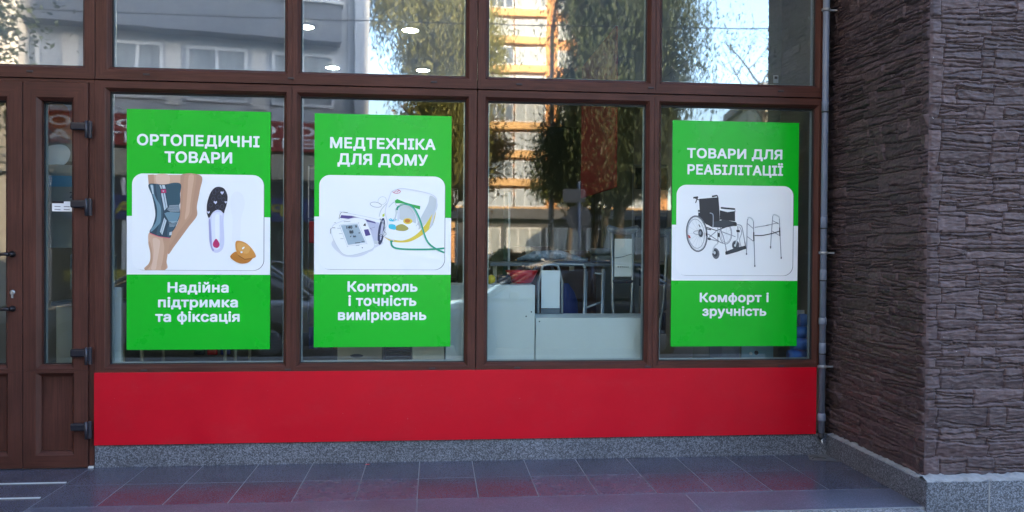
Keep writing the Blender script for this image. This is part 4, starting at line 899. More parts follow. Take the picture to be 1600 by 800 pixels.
def glyph_faces(txt, space):
    """outline of a line of text as triangles, overlapping contours kept apart"""
    cu = bpy.data.curves.new('t', 'FONT'); cu.body = txt; cu.size = 1; cu.space_character = space
    ob = bpy.data.objects.new('t', cu); COL.objects.link(ob)
    c2 = ob.to_curve(bpy.context.evaluated_depsgraph_get())
    loops = []
    for sp in c2.splines:
        bp = sp.bezier_points; P = []
        for i in range(len(bp)):
            p, q = bp[i], bp[(i+1) % len(bp)]
            seg = interpolate_bezier(p.co, p.handle_right, q.handle_left, q.co, 6)
            P += [(v.x, v.y) for v in seg[:-1]]
        Q = [p for i, p in enumerate(P) if math.dist(p, P[i-1]) > 1e-5]
        if len(Q) > 2: loops.append(untangle(Q))
    ob.to_curve_clear(); bpy.data.objects.remove(ob); bpy.data.curves.remove(cu)
    area = lambda P: sum(P[i-1][0]*P[i][1]-P[i][0]*P[i-1][1] for i in range(len(P)))/2
    A = [area(P) for P in loops]; sgn = 1 if A[max(range(len(A)), key=lambda i: abs(A[i]))] > 0 else -1
    def inside(pt, P):
        x, y = pt; c = False
        for i in range(len(P)):
            (x1, y1), (x2, y2) = P[i-1], P[i]
            if (y1 > y) != (y2 > y) and x < (x2-x1)*(y-y1)/(y2-y1)+x1: c = not c
        return c
    outer = [i for i in range(len(loops)) if A[i]*sgn > 0]; holes = {i: [] for i in outer}
    for j in range(len(loops)):
        if A[j]*sgn < 0:
            cand = [i for i in outer if all(inside(p, loops[i]) for p in loops[j][::3])]
            if cand: holes[min(cand, key=lambda i: abs(A[i]))].append(j)
    out = []
    for i in outer:
        polys = [loops[i]]+[loops[j] for j in holes[i]]
        flat = [p for P in polys for p in P]
        out.append((flat, tessellate_polygon([[Vector((p[0], p[1], 0)) for p in P] for P in polys])))
    return out

def text_mesh(name, items, m, parent, y, off=.028, rot=0):
    """items: (string, x0, x1, baseline z, capital height) in mm -> ONE mesh; bold strokes by small all-round shifts"""
    mb = MB()
    for txt, x0, x1, z, ch in items:
        gl = glyph_faces(txt, 1.0+off*1.6)
        cap = .727+2*off
        xs_ = [p[0] for fl, _ in gl for p in fl]; a, b_ = min(xs_)-off, max(xs_)+off
        sx = (x1-x0)/(b_-a); sz = ch/cap
        sh = [(0, 0)]+([(off*math.cos(R(22.5+45*k)), off*math.sin(R(22.5+45*k))) for k in range(8)] if off else [])
        for j, (dx, dz) in enumerate(sh):
            for gi, (fl, tris) in enumerate(gl):
                b = len(mb.v)
                for (vx, vy) in fl:
                    X_, Z_ = (vx+dx-a)*sx, (vy+dz+off)*sz
                    if rot: X_, Z_ = X_*math.cos(rot)-Z_*math.sin(rot), X_*math.sin(rot)+Z_*math.cos(rot)
                    mb.v.append(((x0+X_)/1000, y-.00003*j-.000009*(gi % 3), (z+Z_)/1000))
                for p in tris: mb.face([b+i for i in p])
    return mb.build(name, m, parent)

LABELS = {1: 'green and white poster of a knee brace, an insole and an orange heel pad', 2: 'green and white poster of a blood pressure monitor and a nebuliser', 3: 'green and white poster of a wheelchair and a walking frame'}
for k in (1, 2, 3):
    P = POSTERS[k]; Wp, Hp = P['size']
    sheet = MB().box(0, Wp, -.001, .0085, 0, Hp).build('window_poster', M['green'], loc=(P['o'][0], -.0125, P['o'][1]))
    tag(sheet, LABELS[k], 'poster', 'green posters on the shop windows')
    x0, x1, z0, z1 = P['band']
    MB().quad([(0, -.00108, z0/1000), (Wp, -.00108, z0/1000), (Wp, -.00108, z1/1000), (0, -.00108, z1/1000)]).build('white_band', M['white_print'], sheet)
    pr = Print(); x0, x1, z0, z1 = P['card']; r_ = 68
    pr.poly('grey_d', rrect(x0+1.5, x1+1.3, z0-1.6, z1-1.0, r_), 0)
    pr.poly('white', rrect(x0-1.2, x1-2.4, z0+.1, z1+.6, r_), 0)
    cardk = pr.mb.build('picture_card', [pm(c) for c in pr.cols], sheet)
    pic = Print(); pic.k = 3
    lim = (x0+2, x1-4, z0+3, z1-1)
    for s in P['shapes']:
        if s[0] == 'p': pic.poly(s[1], [(min(lim[1], max(lim[0], p[0])), min(lim[3], max(lim[2], p[1]))) for p in s[3]], s[2])
        else: pic.line(s[1], s[2]*(2.7 if k == 3 or s[1] == 'tube' else 2.1), [(min(lim[1], p[0]), p[1]) for p in s[4]], s[3])
    pic.mb.build('printed_picture', [pm(c) for c in pic.cols], cardk)
    text_mesh('title_text', P['texts'][:2], M['white_print'], sheet, -.0013, off=.036)
    text_mesh('subtitle_text', P['texts'][2:], M['white_print'], sheet, -.0013, off=.036)
    if k == 2: text_mesh('screen_digits', [('140', 205, 243, 764, 19), ('88', 224, 250, 734, 20), ('86', 248, 267, 709, 13)], pm('ink'), cardk, -.0072, off=.03, rot=R(4))

# ------------------------------------------------------------------ the shop building (walls, ceiling, roof)
M['plaster'] = mat('olive_plaster', (.20, .21, .15), .8, var=.08, vscale=3)
M['ceil'] = mat('white_ceiling', (.62, .62, .60), .8)
M['shopfloor'] = mat('grey_shop_floor', (.07, .075, .075), .35, var=.1)
M['render'] = mat('grey_facade_render', (.34, .33, .31), .85, var=.1, vscale=1.5)
sb = empty('shop_building', (0, 0, 0), 0, 'shop building with olive inner walls around the brown windows', 'building')
MB().box(-5.1, 3.3, .06, 8.0, -.25, -.03).build('shop_floor', M['shopfloor'], sb)
MB().box(-5.1, 3.3, .12, 8.0, 3.40, 3.5).build('ceiling', M['ceil'], sb)
mb = MB(); mb.box(-5.2, 3.4, 8.0, 8.2, -.25, 5); mb.box(-5.3, -5.1, .06, 8.0, -.25, 5); mb.box(2.625, 3.4, .06, .66, -.25, 5); mb.box(2.9, 3.4, .66, 8, -.25, 5)
mb.box(2.08, 2.6245, .66, 1.05, -.03, 3.4)
mb.build('inner_wall', M['plaster'], sb)
mb = MB(); mb.box(-14, 12, 8.2, 12, -.3, 5.5); mb.box(-5.3, 5.5, -.05, 8.2, 4.06, 5.6); mb.box(-14, -4.62, -.05, 8.2, -.3, 5.6); mb.box(5.4, 34, -1.05, 8.2, -.3, 5.6); mb.box(2.66, 5.39, .3, 8.2, -.3, 4.059)
mb.build('outer_wall', M['render'], sb)
MB().box(2.4, 8.6, .2, 3.0, 5.61, 17).box(8.61, 34, .2, 12, 5.61, 12.3).box(-14, 2.39, .2, 8, 5.61, 8.0).build('shading_storeys', M['render'], sb)  # unseen masses, heights and ends shaped to cast shade across the street
MB().box(-5.4, 5.4, -1.02, -.055, 4.1, 4.3).build('added_shade_slab', M['render'], sb)  # unseen overhead slab, added to darken the side of the pier
MB().box(-9, -5.35, -3.0, -.055, -.3, 7.9).build('added_sky_blocker', M['render'], sb)  # unseen block, added to cut sky light from the left on the pier
def downlight(x, y):
    t = empty('ceiling_light', (x, y, 3.4), 0, None, 'ceiling light', 'round ceiling downlights')
    MB().lathe(0, 0, [(.086, -.001), (.086, -.012), (.074, -.014)], 24).build('bezel', M['white_print'], t)
    MB().lathe(0, 0, [(.073, -.0145), (.071, -.017)], 24).build('diffuser', M['lamp'], t)
    return t
M['lamp'] = mat('lamp_diffuser', (.9, .9, .85), .5, emit=(1, .92, .76), es=14)
labs = ['bright round ceiling light at the far left of its four, nearer the glass', 'round ceiling light nearer the glass, in front of the reflected tree', 'round ceiling light of the back pair, on the left', 'round ceiling light of the back pair, on the right']
for (x, y), lb in zip(((-1.19, 2.22), (-.24, 2.22), (-1.16, 3.9), (-.15, 3.9)), labs):
    tag(downlight(x, y), lb)

# pieces hanging and standing inside
M['red_cloth'] = mat('dark_red_panel', (.26, .006, .008), .8)
tag(MB().quad([(1.33, .62, 1.84), (1.33, 2.0, 1.84), (1.33, 2.0, 3.05), (1.33, .62, 3.05), ]).box(1.325, 1.345, .62, 2.0, 1.845, 3.045).build('hanging_panel', M['red_cloth']), 'dark red panel hanging square to the glass inside the shop', 'panel')
M['dgreen'] = mat('dark_green_board', (.03, .07, .035), .5)
gb = MB().box(.56, .60, 1.35, 2.7, 0, 1.84).build('green_partition', M['dgreen'])
tag(gb, 'dark green partition behind the third lower pane', 'partition')
MB().box(.598, .615, 1.335, 1.349, 0, 1.845).build('edge_strip', M['strip'], gb)
M['cab'] = mat('white_laminate', (.70, .74, .74), .45, var=.03, vscale=4)
M['cabin'] = mat('beige_laminate', (.50, .47, .38), .5)
def cabinet(x0, x1, zt, lab, m='cab', y=.085, screws=()):
    t = MB().box(x0, x1, y, y+.012, 0, zt).build('display_cabinet', M[m])
    tag(t, lab, 'cabinet', 'cabinets backed against the windows')
    c = MB(); c.box(x0, x0+.016, y+.0125, y+.38, 0, zt).box(x1-.016, x1, y+.0125, y+.38, 0, zt).box(x0+.017, x1-.017, y+.0125, y+.38, zt-.016, zt-.001).box(x0+.017, x1-.017, y+.36, y+.378, .06, zt-.018)
    c.build('carcass', M[m], t)
    for x, z in screws: MB().lathe(x, z, [(.005, y-.0003), (.004, y-.002)], 10, axis='y').build('screw', M['gasket'], t)
cabinet(.072, .668, 1.138, 'tall white cabinet back, lower left of the third pane', screws=((.645, .96), (.61, .93)))
cabinet(.676, 1.528, .918, 'low wide white cabinet back filling the bottom of the third pane', screws=((.70, .925-.03),))
cabinet(-.148, .062, .95, 'narrow beige cabinet back below the blood pressure poster', 'cabin')
# beige crate with an oval hand hole
cr = MB().box(-.66, -.36, .28, .6, 0, .80).build('storage_box', M['cabin'], bevel=.004); tag(cr, 'beige storage box with an oval hand hole below the blood pressure poster', 'box')
MB().grid([[(-.53+.045*math.cos(a)*s, .2785, .645+.012*math.sin(a)*s) for a in [i/14*2*math.pi for i in range(14)]] for s in (1, .01)], close_u=True).build('hand_hole', M['gasket'], cr)
rk = MB()
for i in range(4): rk.box(-.345, -.16, .3, .33, .60+i*.035, .615+i*.035)
rk.box(-.345, -.335, .29, .34, 0, .8).box(-.17, -.16, .29, .34, 0, .8)
tag(rk.build('slatted_rack', M['hinge']), 'dark slatted rack beside the beige storage box', 'rack')
# display table behind the first pane
tb = MB().box(-2.06, -1.34, .46, .98, 1.02, 1.05).build('display_table', M['cab']); tag(tb, 'white table behind the knee brace poster, thin pale legs showing below it', 'table')
M['pale_leg'] = mat('pale_metal_leg', (.55, .53, .44), .4)
for x, y in ((-2.02, .5), (-1.46, .5), (-1.39, .5), (-2.02, .94), (-1.39, .94)): MB().tube([(x, y, -.03), (x, y, 1.02)], .011, 10).build('leg', M['pale_leg'], tb)
tag(MB().box(-2.10, -1.99, .06, .09, 0, 1.12).build('white_board', M['cab']), 'narrow white board standing behind the left edge of the first pane', 'board')
M['blue_bag'] = mat('blue_fabric', (.015, .03, .17), .7); M['red_tub'] = mat('red_plastic', (.5, .012, .015), .4); M['yellow_ball'] = mat('yellow_plastic', (.7, .5, .03), .4); M['dk'] = mat('dark_fabric', (.02, .022, .03), .7)
M['blue_mat'] = mat('ribbed_blue_vinyl', (.035, .17, .58), .4)

# crutches
def crutch(x, y, z, lean, lab, wrap=True):
    t = empty('crutch', (x, y, z), 0, lab, 'crutch', 'aluminium crutches behind the third pane')
    t.rotation_euler = (0, lean, 0)
    f = MB()
    f.tube([(-.024, 0, 0), (-.030, 0, .35), (-.072, 0, .80), (-.078, 0, 1.30)], .0115, 10); f.tube([(.024, 0, 0), (.030, 0, .35), (.072, 0, .80), (.078, 0, 1.30)], .0115, 10)
    f.build('tube_frame', M['steel'], t)
    g = MB(); g.tube([(-.075, 0, .95), (.075, 0, .95)], .015, 12); g.build('hand_grip', M['dk'], t)
    p = MB(); p.tube([(-.115, 0, 1.35), (-.095, 0, 1.335), (-.05, 0, 1.318), (0, 0, 1.312), (.05, 0, 1.318), (.095, 0, 1.335), (.115, 0, 1.35)], .024, 12, taper=[.6, 1, 1.1, 1.1, 1.1, 1, .6]); p.build('underarm_pad', M['pad'], t)
    MB().lathe(0, 0, [(.018, 0), (.02, .03), (.014, .05)], 14).build('foot', M['gasket'], t)
    return t
M['pad'] = mat('grey_foam_pad', (.13, .15, .18), .35, var=.2, vscale=20)
crutch(1.36, .48, .20, 0, 'upright crutch with grey underarm pad and a white label, right of the third pane')
c2 = crutch(1.56, .50, .20, R(3), 'leaning crutch half hidden behind the right mullion of the third pane')
lb = MB().box(-.064, .064, -.016, -.0145, .985, 1.26)
lbl = lb.build('paper_label', M['white_print'], None, loc=(1.36, .48, .20)); tag(lbl, 'white paper label with a row of small holes on the upright crutch', 'label')
for i in range(6): MB().lathe(-.036+i*.0145, 1.055, [(.0045, -.0165), (.004, -.017)], 8, axis='y').build('punched_hole', M['gasket'], lbl)
MB().tube([(-.064, -.018, 1.12), (0, -.018, 1.13), (.064, -.018, 1.15)], .0015, 5).build('printed_line', M['hinge'], lbl)
# walking frames
def walker(x, y, z, w_, h_, lab, label_board=False):
    t = empty('walking_frame', (x, y, z), 0, lab, 'walking frame', 'walking frames behind the third pane')
    f = MB(); a = .011
    for yy, s in ((0, 0), (.34, .05)):
        f.tube([(-w_/2-s, yy, 0), (-w_/2-s*.4, yy, h_*.9), (-w_/2+.03, yy, h_-.008), (-w_/2+.06, yy, h_), (w_/2-.06, yy, h_), (w_/2-.03, yy, h_-.008), (w_/2+s*.4, yy, h_*.9), (w_/2+s, yy, 0)], a, 10)
    f.tube([(-w_/2, 0, h_*.62), (-w_/2-.03, .34, h_*.62)], a, 10); f.tube([(w_/2, 0, h_*.62), (w_/2+.03, .34, h_*.62)], a, 10)
    f.tube([(-w_/2, 0, h_*.60), (w_/2, 0, h_*.60)], a*.9, 10)
    f.build('tube_frame', M['steel'], t)
    return t
wk = walker(.82, .42, 0, .17, 1.27, 'walking frame carrying a white board, above the low white cabinet', True)
MB().box(-.066, .066, -.02, -.016, .96, 1.23).build('white_board', M['white_print'], wk); MB().box(-.068, .068, -.014, -.01, .4, .955).build('grey_fabric', M['pad'], wk)
w2 = empty('walking_frame', (1.05, .47, 0), 0, 'bare folded walking frame with slanting tubes between the white board and the crutch', 'walking frame', 'walking frames behind the third pane')
f = MB()
for xa, xb in ((.0, .035), (.13, .165)):
    f.tube([(xa, 0, 0), (xb, 0, 1.24)], .0115, 10); f.tube([(xa+.025, .05, 0), (xb+.02, .05, 1.22)], .008, 8)
f.tube([(.035, 0, 1.24), (.02, .02, 1.27), (-.12, .03, 1.272), (-.24, .03, 1.272)], .0115, 10)
f.tube([(.10, 0, 1.21), (.17, 0, 1.20)], .008, 8); f.tube([(.02, 0, .95), (.155, 0, 1.0)], .008, 8)
f.build('tube_frame', M['steel'], w2)
bag = MB()
G = []
for i in range(10):
    t_ = i/9; z = .5+.62*t_; s = math.sin(math.pi*min(1, .18+t_*.8))**.5
    G.append([(.98+.13*s*math.cos(a)*(1+.12*math.sin(3*a+i)), .80+.12*s*math.sin(a), z) for a in [k/20*2*math.pi for k in range(20)]])
bag.grid(G, close_u=True); tag(bag.build('blue_bag', M['blue_bag']), 'dark blue fabric bag behind the walking frames', 'bag')
# plastic wrapped bundle lying on shelf, red tub, yellow ball, seat pads
sh = MB().box(.40, 1.60, .62, 1.05, 1.255, 1.28).build('shelf_board', M['pad']); tag(sh, 'grey shelf board behind the crutches', 'shelf')
for x in (.45, 1.55): MB().box(x-.015, x+.015, .8, .84, -.03, 1.2545).build('shelf_leg', M['steel'], sh)
M['wrap'] = mat('clear_plastic_wrap', (.22, .28, .36), .16, spec=.8, var=.5, vscale=26, bump=1.0, bscale=45)
bn = MB(); bn.tube([(.62, .78, 1.30), (.75, .80, 1.325), (.95, .82, 1.33), (1.10, .80, 1.30), (1.16, .80, 1.30)], .05, 16, taper=[(.4, .2), (1, .8), (1.1, .9), (1, .5), (.6, .3)])
tag(bn.build('plastic_bundle', M['wrap']), 'crinkled plastic wrapped bundle lying above the white cabinets', 'bundle')
cu = MB(); cu.box(1.21, 1.45, .72, .95, 1.281, 1.335); o = cu.build('foam_cushion', M['pad'], bevel=.022, seg=4); tag(o, 'grey foam cushion, the lower of the pair left of the crutch pad', 'cushion', 'stacked grey cushions')
cu = MB(); cu.box(1.20, 1.44, .72, .95, 1.338, 1.39); o = cu.build('foam_cushion', M['pad'], bevel=.022, seg=4); tag(o, 'grey foam cushion, the upper of the pair left of the crutch pad', 'cushion', 'stacked grey cushions')
tub = MB(); tub.grid([[( .60+rx*math.cos(a), .30+rx*.7*math.sin(a), z) for a in [k/24*2*math.pi for k in range(24)]] for rx, z in ((.05, 1.142), (.075, 1.15), (.10, 1.20), (.115, 1.232), (.108, 1.232), (.095, 1.20), (.05, 1.155))], close_u=True)
tag(tub.build('plastic_tub', M['red_tub']), 'red plastic tub on the tall white cabinet', 'tub')
b_ = MB(); b_.grid([[(.385+.032*math.sin(p)*math.cos(a), .27+.032*math.sin(p)*math.sin(a), 1.170-.032*math.cos(p)) for a in [k/18*2*math.pi for k in range(18)]] for p in [i/10*math.pi for i in range(11)]], close_u=True)
tag(b_.build('ball', M['yellow_ball']), 'small yellow ball on the tall white cabinet', 'ball')
o = MB().box(.43, .52, .22, .34, 1.1395, 1.20).build('dark_pouch', M['dk'], bevel=.015, seg=3); tag(o, 'dark pouch on the tall white cabinet between the ball and the red tub', 'pouch')
M['carton'] = mat('brown_carton', (.10, .05, .025), .8)
for i, (x, y, w_, z, h_, lab) in enumerate(((.62, 1.9, .42, 0, 1.40, 'brown carton behind the plastic bundle'), (1.1, 2.6, .5, 0, 1.36, 'brown carton further back in the shop'))):
    bx = MB().box(x, x+w_, y, y+.4, z, z+h_).build('carton', M['carton'], bevel=.004); tag(bx, lab, 'carton', 'cartons in the shop')
    MB().box(x+w_*.45, x+w_*.55, y-.001, y+.4, z+h_-.2, z+h_+.0012).build('tape', M['cabin'], bx)
# wall racks with hanging goods, back olive wall
def rack(x, y, z0, z1, lab):
    t = empty('wall_rack', (x, y, 0), 0, lab, 'rack', 'racks of hanging goods')
    g = MB()
    for i in range(4): g.tube([(-.18, 0, z0+(z1-z0)*i/3), (.18, 0, z0+(z1-z0)*i/3)], .006, 6)
    g.tube([(-.18, .01, z0), (-.18, .01, z1)], .008, 6); g.tube([(.18, .01, z0), (.18, .01, z1)], .008, 6)
    g.build('grid', M['steel'], t)
    for i in range(4):
        for k in range(3):
            xx = -.12+.12*k; zz = z0+(z1-z0)*(i+.0)/3-.03
            MB().box(xx-.045, xx+.045, -.05, -.01, zz-.22, zz).build('packet', random.choice([M['dk'], M['dk'], M['pad'], M['carton'], M['blue_bag'], M['red_tub']]), t, bevel=.008)
    return t
rack(2.22, 2.9, .75, 2.25, 'rack of dark packets on the olive wall, beside the third pane right edge')
rack(-1.1, 3.0, .6, 2.2, 'rack of packets between the two left posters'); rack(-2.1, 2.6, .6, 2.1, 'rack of packets at the left edge of the first pane'); rack(.05, 3.2, .6, 2.0, 'rack of packets seen right of the blood pressure poster')
tag(MB().box(1.75, 2.07, 3.0, 3.1, -.03, 3.39).build('olive_column', M['plaster']), 'olive plaster column inside the shop behind the third pane', 'column')
# thermostat on the olive wall
th = MB().box(2.56, 2.60, .652, .6595, 2.66, 2.72).build('thermostat', M['white_print'], bevel=.003); tag(th, 'small white thermostat on the olive wall, upper right pane', 'thermostat')
MB().box(2.568, 2.592, .6505, .6518, 2.69, 2.71).build('display', M['hinge'], th)
# ribbed blue mattress, pale blue board
mt = MB()
for i in range(11):
    z = .0+i*.085; xo = .30*(1-i/11)
    mt.tube([(2.585-xo, .17, z+.044), (2.5 if xo > .1 else 2.59, .165, z+.044), (2.612, .17, z+.044)], .046, 14, taper=[.9, 1, .9])
tag(mt.build('ribbed_mattress', M['blue_mat']), 'ribbed blue mattress standing in the lower right corner of the window', 'mattress')
M['paleblue'] = mat('pale_blue_card', (.25, .55, .75), .5)
o = MB().box(2.17, 2.40, .235, .247, 0, .72).build('leaflet_board', M['paleblue']); tag(o, 'pale blue board below the wheelchair poster', 'board')
MB().lathe(2.275, .655, [(.016, .2345), (.014, .2335)], 12, axis='y').build('emblem', M['hinge'], o); MB().lathe(2.235, .65, [(.012, .2345), (.010, .2335)], 12, axis='y').build('emblem', M['white_print'], o)
o = MB().box(2.03, 2.15, .24, .5, 0, .745).build('grey_box', M['pad']); tag(o, 'grey box beside the pale blue board', 'box')
pn = MB().box(2.53, 2.622, .222, .232, 0, .96).build('slim_board', M['cab']); tag(pn, 'slim white board behind the blue mattress', 'board')
# things seen through the narrow door glass
o = MB().box(-2.40, -2.24, .06, .064, 1.598, 1.66).build('paper_notice', M['notice'] if 'notice' in M else M['white_print']); tag(o, 'small bright white notice on the narrow door glass', 'notice')
o.location = (.02, -.068, .0)
MB().box(-2.40, -2.33, .0585, .0595, 1.648, 1.66).build('printed_header', M['hinge'], o)
for i in range(3):
    for j in range(2): MB().box(-2.385+i*.055, -2.35+i*.055, .0588, .0596, 1.608+j*.018, 1.612+j*.018).build('printed_line', M['pad'], o)
M['poster_bg'] = mat('pale_calendar_paper', (.17, .18, .17), .5); M['sky_strip'] = mat('light_blue_print', (.05, .18, .30), .5)
o = MB().box(-2.46, -2.20, .12, .126, 1.37, 1.90).build('wall_calendar', M['poster_bg']); tag(o, 'pale calendar with a light blue band seen through the narrow door glass', 'calendar')
MB().box(-2.459, -2.201, .1175, .1195, 1.76, 1.83).build('blue_band', M['sky_strip'], o)
text_mesh('calendar_number', [('22', -2330, -2285, 1690, 40)], M['hinge'], o, .1172, off=.01)
o = MB().box(-2.50, -2.20, .13, .138, 1.92, 2.36).build('product_poster', M['poster_bg']); tag(o, 'poster of a shoulder brace seen at the top of the narrow door glass', 'poster')
pr = Print(); pr.poly('brown2', [(-2540, 2420), (-2480, 2430), (-2440, 2330), (-2330, 2250), (-2230, 2290), (-2240, 2190), (-2380, 2140), (-2500, 2200), (-2545, 2320)], 1); pr.poly('brown', [(-2490, 2380), (-2400, 2350), (-2390, 2260), (-2440, 2210), (-2500, 2240), (-2520, 2330)], 1); pr.poly('grey_l', [(-2540, 2080), (-2430, 2110), (-2380, 2060), (-2420, 1980), (-2540, 1960)], 1)
q = pr.mb.build('printed_picture', [pm(c) for c in pr.cols], o); q.location = (.05, .129, -.08)
o = MB().box(-2.52, -2.2, .35, .7, 0, .98).build('counter_block', M['cabin'], bevel=.01); tag(o, 'beige counter seen low in the narrow door glass', 'counter')
MB().box(-2.54, -2.18, .33, .72, .981, 1.01).build('counter_top', M['pad'], o)
o = MB().box(-2.5, -2.2, .5, .56, 1.07, 1.33).build('goods_net', M['wrap'], bevel=.02); tag(o, 'crumpled plastic bag of goods on the beige counter behind the door glass', 'bag')

# ------------------------------------------------------------------ the street behind the camera (seen mirrored in the panes)
M['concrete'] = mat('grey_block_wall', (.38, .41, .45), .85, var=.12, vscale=.8)
M['parapet'] = mat('dark_corrugated_parapet', (.115, .125, .145), .7, var=.12, vscale=1.2)
M['pvcw'] = mat('white_window_plastic', (.62, .64, .66), .5)
M['curtain'] = mat('net_curtain', (.25, .28, .30), .8, var=.3, vscale=1.5, stretch=(4, 4, .6))
M['whitewall'] = mat('white_facade_panel', (.55, .54, .52), .8, var=.04, vscale=1)
M['wglass'] = mat('street_window_glass', (.04, .05, .06), .08, spec=.9)
M['signred'] = mat('red_sign_board', (.22, .02, .02), .5); M['signblue'] = mat('blue_sign_board', (.02, .035, .13), .5); M['signyellow'] = mat('yellow_sign_print', (.30, .27, .04), .5)
M['beige'] = mat('beige_render', (.34, .32, .26), .85, var=.1)
M['pav'] = mat('shaded_grey_cladding', (.05, .055, .065), .7, var=.3, vscale=.7)  # pavilion grey made darker to stand in for shade
M['ochre'] = mat('ochre_brick_facade', (.42, .20, .075), .85, var=.12, vscale=.6)
M['ochre2'] = mat('cream_facade_band', (.46, .28, .12), .85, var=.08, vscale=.6)

def win(parent, x0, x1, y, z0, z1, n=2, tr=False, curtain=True, fm='pvcw'):
    """framed window on a wall facing +Y of its parent frame; y = wall face"""
    f = MB(); t = .07
    f.box(x0, x1, y, y+.05, z0, z0+t).box(x0, x1, y, y+.05, z1-t, z1).box(x0, x0+t, y, y+.05, z0+t, z1-t).box(x1-t, x1, y, y+.05, z0+t, z1-t)
    for i in range(1, n):
        xm = x0+(x1-x0)*i/n; f.box(xm-t/2, xm+t/2, y, y+.05, z0+t, z1-t)
    if tr: f.box(x0+t, x1-t, y, y+.045, z1-(z1-z0)*.3-t/2, z1-(z1-z0)*.3+t/2)
    o = f.build('window', M[fm], parent)
    MB().box(x0+t, x1-t, y+.004, y+.012, z0+t, z1-t).build('pane', M['curtain'] if curtain else M['wglass'], o)
    return o

# grey apartment block, turned about 11 degrees to the shop front
AX = (-1.75, -14.78); ang = R(11.5)
ab = empty('apartment_block', (AX[0], AX[1], 0), ang+math.pi, 'shaded grey apartment block with glazed loggias across the street', 'building')
# local: x runs away to the left of the photograph (world -X), y towards the street (+Y world) is -y local
ab.rotation_euler = (0, 0, -ang)
# in the block's own frame: x from -22 (left) to 0 (right corner), +y to the street
mb = MB(); mb.box(-24, 0, -11, 0, -.3, 16.5); mb.build('wall', M['concrete'], ab)
mb = MB(); mb.box(-24, .0, -11.2, .25, 16.5, 16.9); mb.build('roof', M['parapet'], ab)
mb = MB(); mb.box(-.28, .06, .001, .30, -.3, 16.4); mb.box(-.42, -.36, .001, .10, -.3, 16.4); mb.build('corner_pilaster', M['concrete'], ab)
# ground floor shops
mb = MB(); mb.box(-7.2, -.45, .001, .16, 3.62, 4.32); sg = mb.build('sign_board', M['signred'], ab)
def letters(name, txt, x0, x1, z, h, y, m, parent):
    o = text_mesh(name, [(txt, 0, (x1-x0)*1000, 0, h*1000)], m, parent, 0, off=.02); o.rotation_euler = (0, 0, math.pi); o.location = (x1, y, z); return o
letters('sign_letters', 'ФОТО ЦЕНТР ФОТО', -6.9, -.7, 4.0, .22, .166, M['white_print'], sg)
letters('sign_letters', 'ЦЕНТР А   ЦЕНТР А', -6.9, -.7, 3.70, .22, .166, M['white_print'], sg)
mb = MB(); mb.box(-24, -.45, .001, .10, 2.95, 3.55); mb.build('fascia', M['beige'], ab)
mb = MB(); mb.box(-6.9, -.9, .001, .05, .1, 2.9); mb.build('shop_glazing', M['wglass'], ab)
for i in range(9):
    x = -6.9+i*.75; MB().box(x-.04, x+.04, .051, .09, .1, 2.9).build('glazing_bar', M['pvcw'], ab)
b1 = MB().box(-6.6, -1.2, .092, .13, 1.95, 2.5).build('lower_sign', M['signblue'], ab); letters('sign_letters', 'АРТ     АРТ    АРТ', -6.3, -1.5, 2.08, .28, .136, M['signyellow'], b1)
b1 = MB().box(-6.6, -1.2, .092, .13, .55, .8).build('lower_sign', M['signyellow'], ab)
# first floor windows
for (x0, x1, n) in ((-2.2, -.75, 2), (-4.1, -2.75, 2), (-6.2, -4.6, 3), (-8.7, -7.1, 3), (-11.4, -10, 2), (-14, -12.6, 2), (-17, -15.5, 2)):
    win(ab, x0, x1, .001, 4.72, 6.0, n)
mb = MB()
for x in (-6.5, -4.38, -2.5, -9.0): mb.box(x-.16, x+.16, .001, .03, 4.6, 6.05)
mb.build('light_pier', M['whitewall'], ab)
# loggias above
for k in range(4):
    z = 6.22+k*2.75
    mb = MB(); mb.box(-7.6, -.62, .001, .55, z, z+.86); mb.box(-13.5, -8.4, .001, .55, z, z+.86); mb.build('loggia_parapet', M['parapet'], ab)
    mb = MB(); mb.box(-7.65, -.58, .001, .62, z+.861, z+.91); mb.box(-13.55, -8.35, .001, .62, z+.861, z+.91); mb.build('loggia_sill', M['whitewall'], ab)
    for (x0, x1, n) in ((-7.6, -5.3, 3), (-5.25, -2.9, 4), (-2.6, -.65, 3), (-13.5, -11, 3), (-10.9, -8.4, 3)):
        win(ab, x0, x1, .40, z+.92, z+2.2, n)
    mb = MB(); mb.box(-7.6, -.62, .001, .55, z+2.201, z+2.35); mb.box(-13.5, -8.4, .001, .55, z+2.201, z+2.35); mb.build('loggia_slab', M['concrete'], ab)
# white clad end of the block with panel joints
mb = MB(); mb.box(-24, -8.0-.85, .031, .07, 3.6, 16.4)
ab2 = empty('white_clad_building', (-8.9, -12.6, 0), R(-8), 'white panelled building catching the sun, far left of the upper pane', 'building')
mb = MB(); mb.box(-9, .1, -6, 0, -.3, 15); mb.build('wall', M['whitewall'], ab2)
mb = MB()
for x in (-1.0, -2.2, -3.4, -4.6, -6, -7.4): mb.box(x-.025, x+.025, .0005, .012, 0, 15)
for z in (3.1, 4.6, 6.15, 7.7, 9.2, 11): mb.box(-9, .1, .0005, .014, z-.025, z+.025)
mb.build('panel_joint', M['parapet'], ab2)
for z in (3.3, 7.9, 10.9): win(ab2, -5.8, -4.8, .015, z, z+1.2, 2)

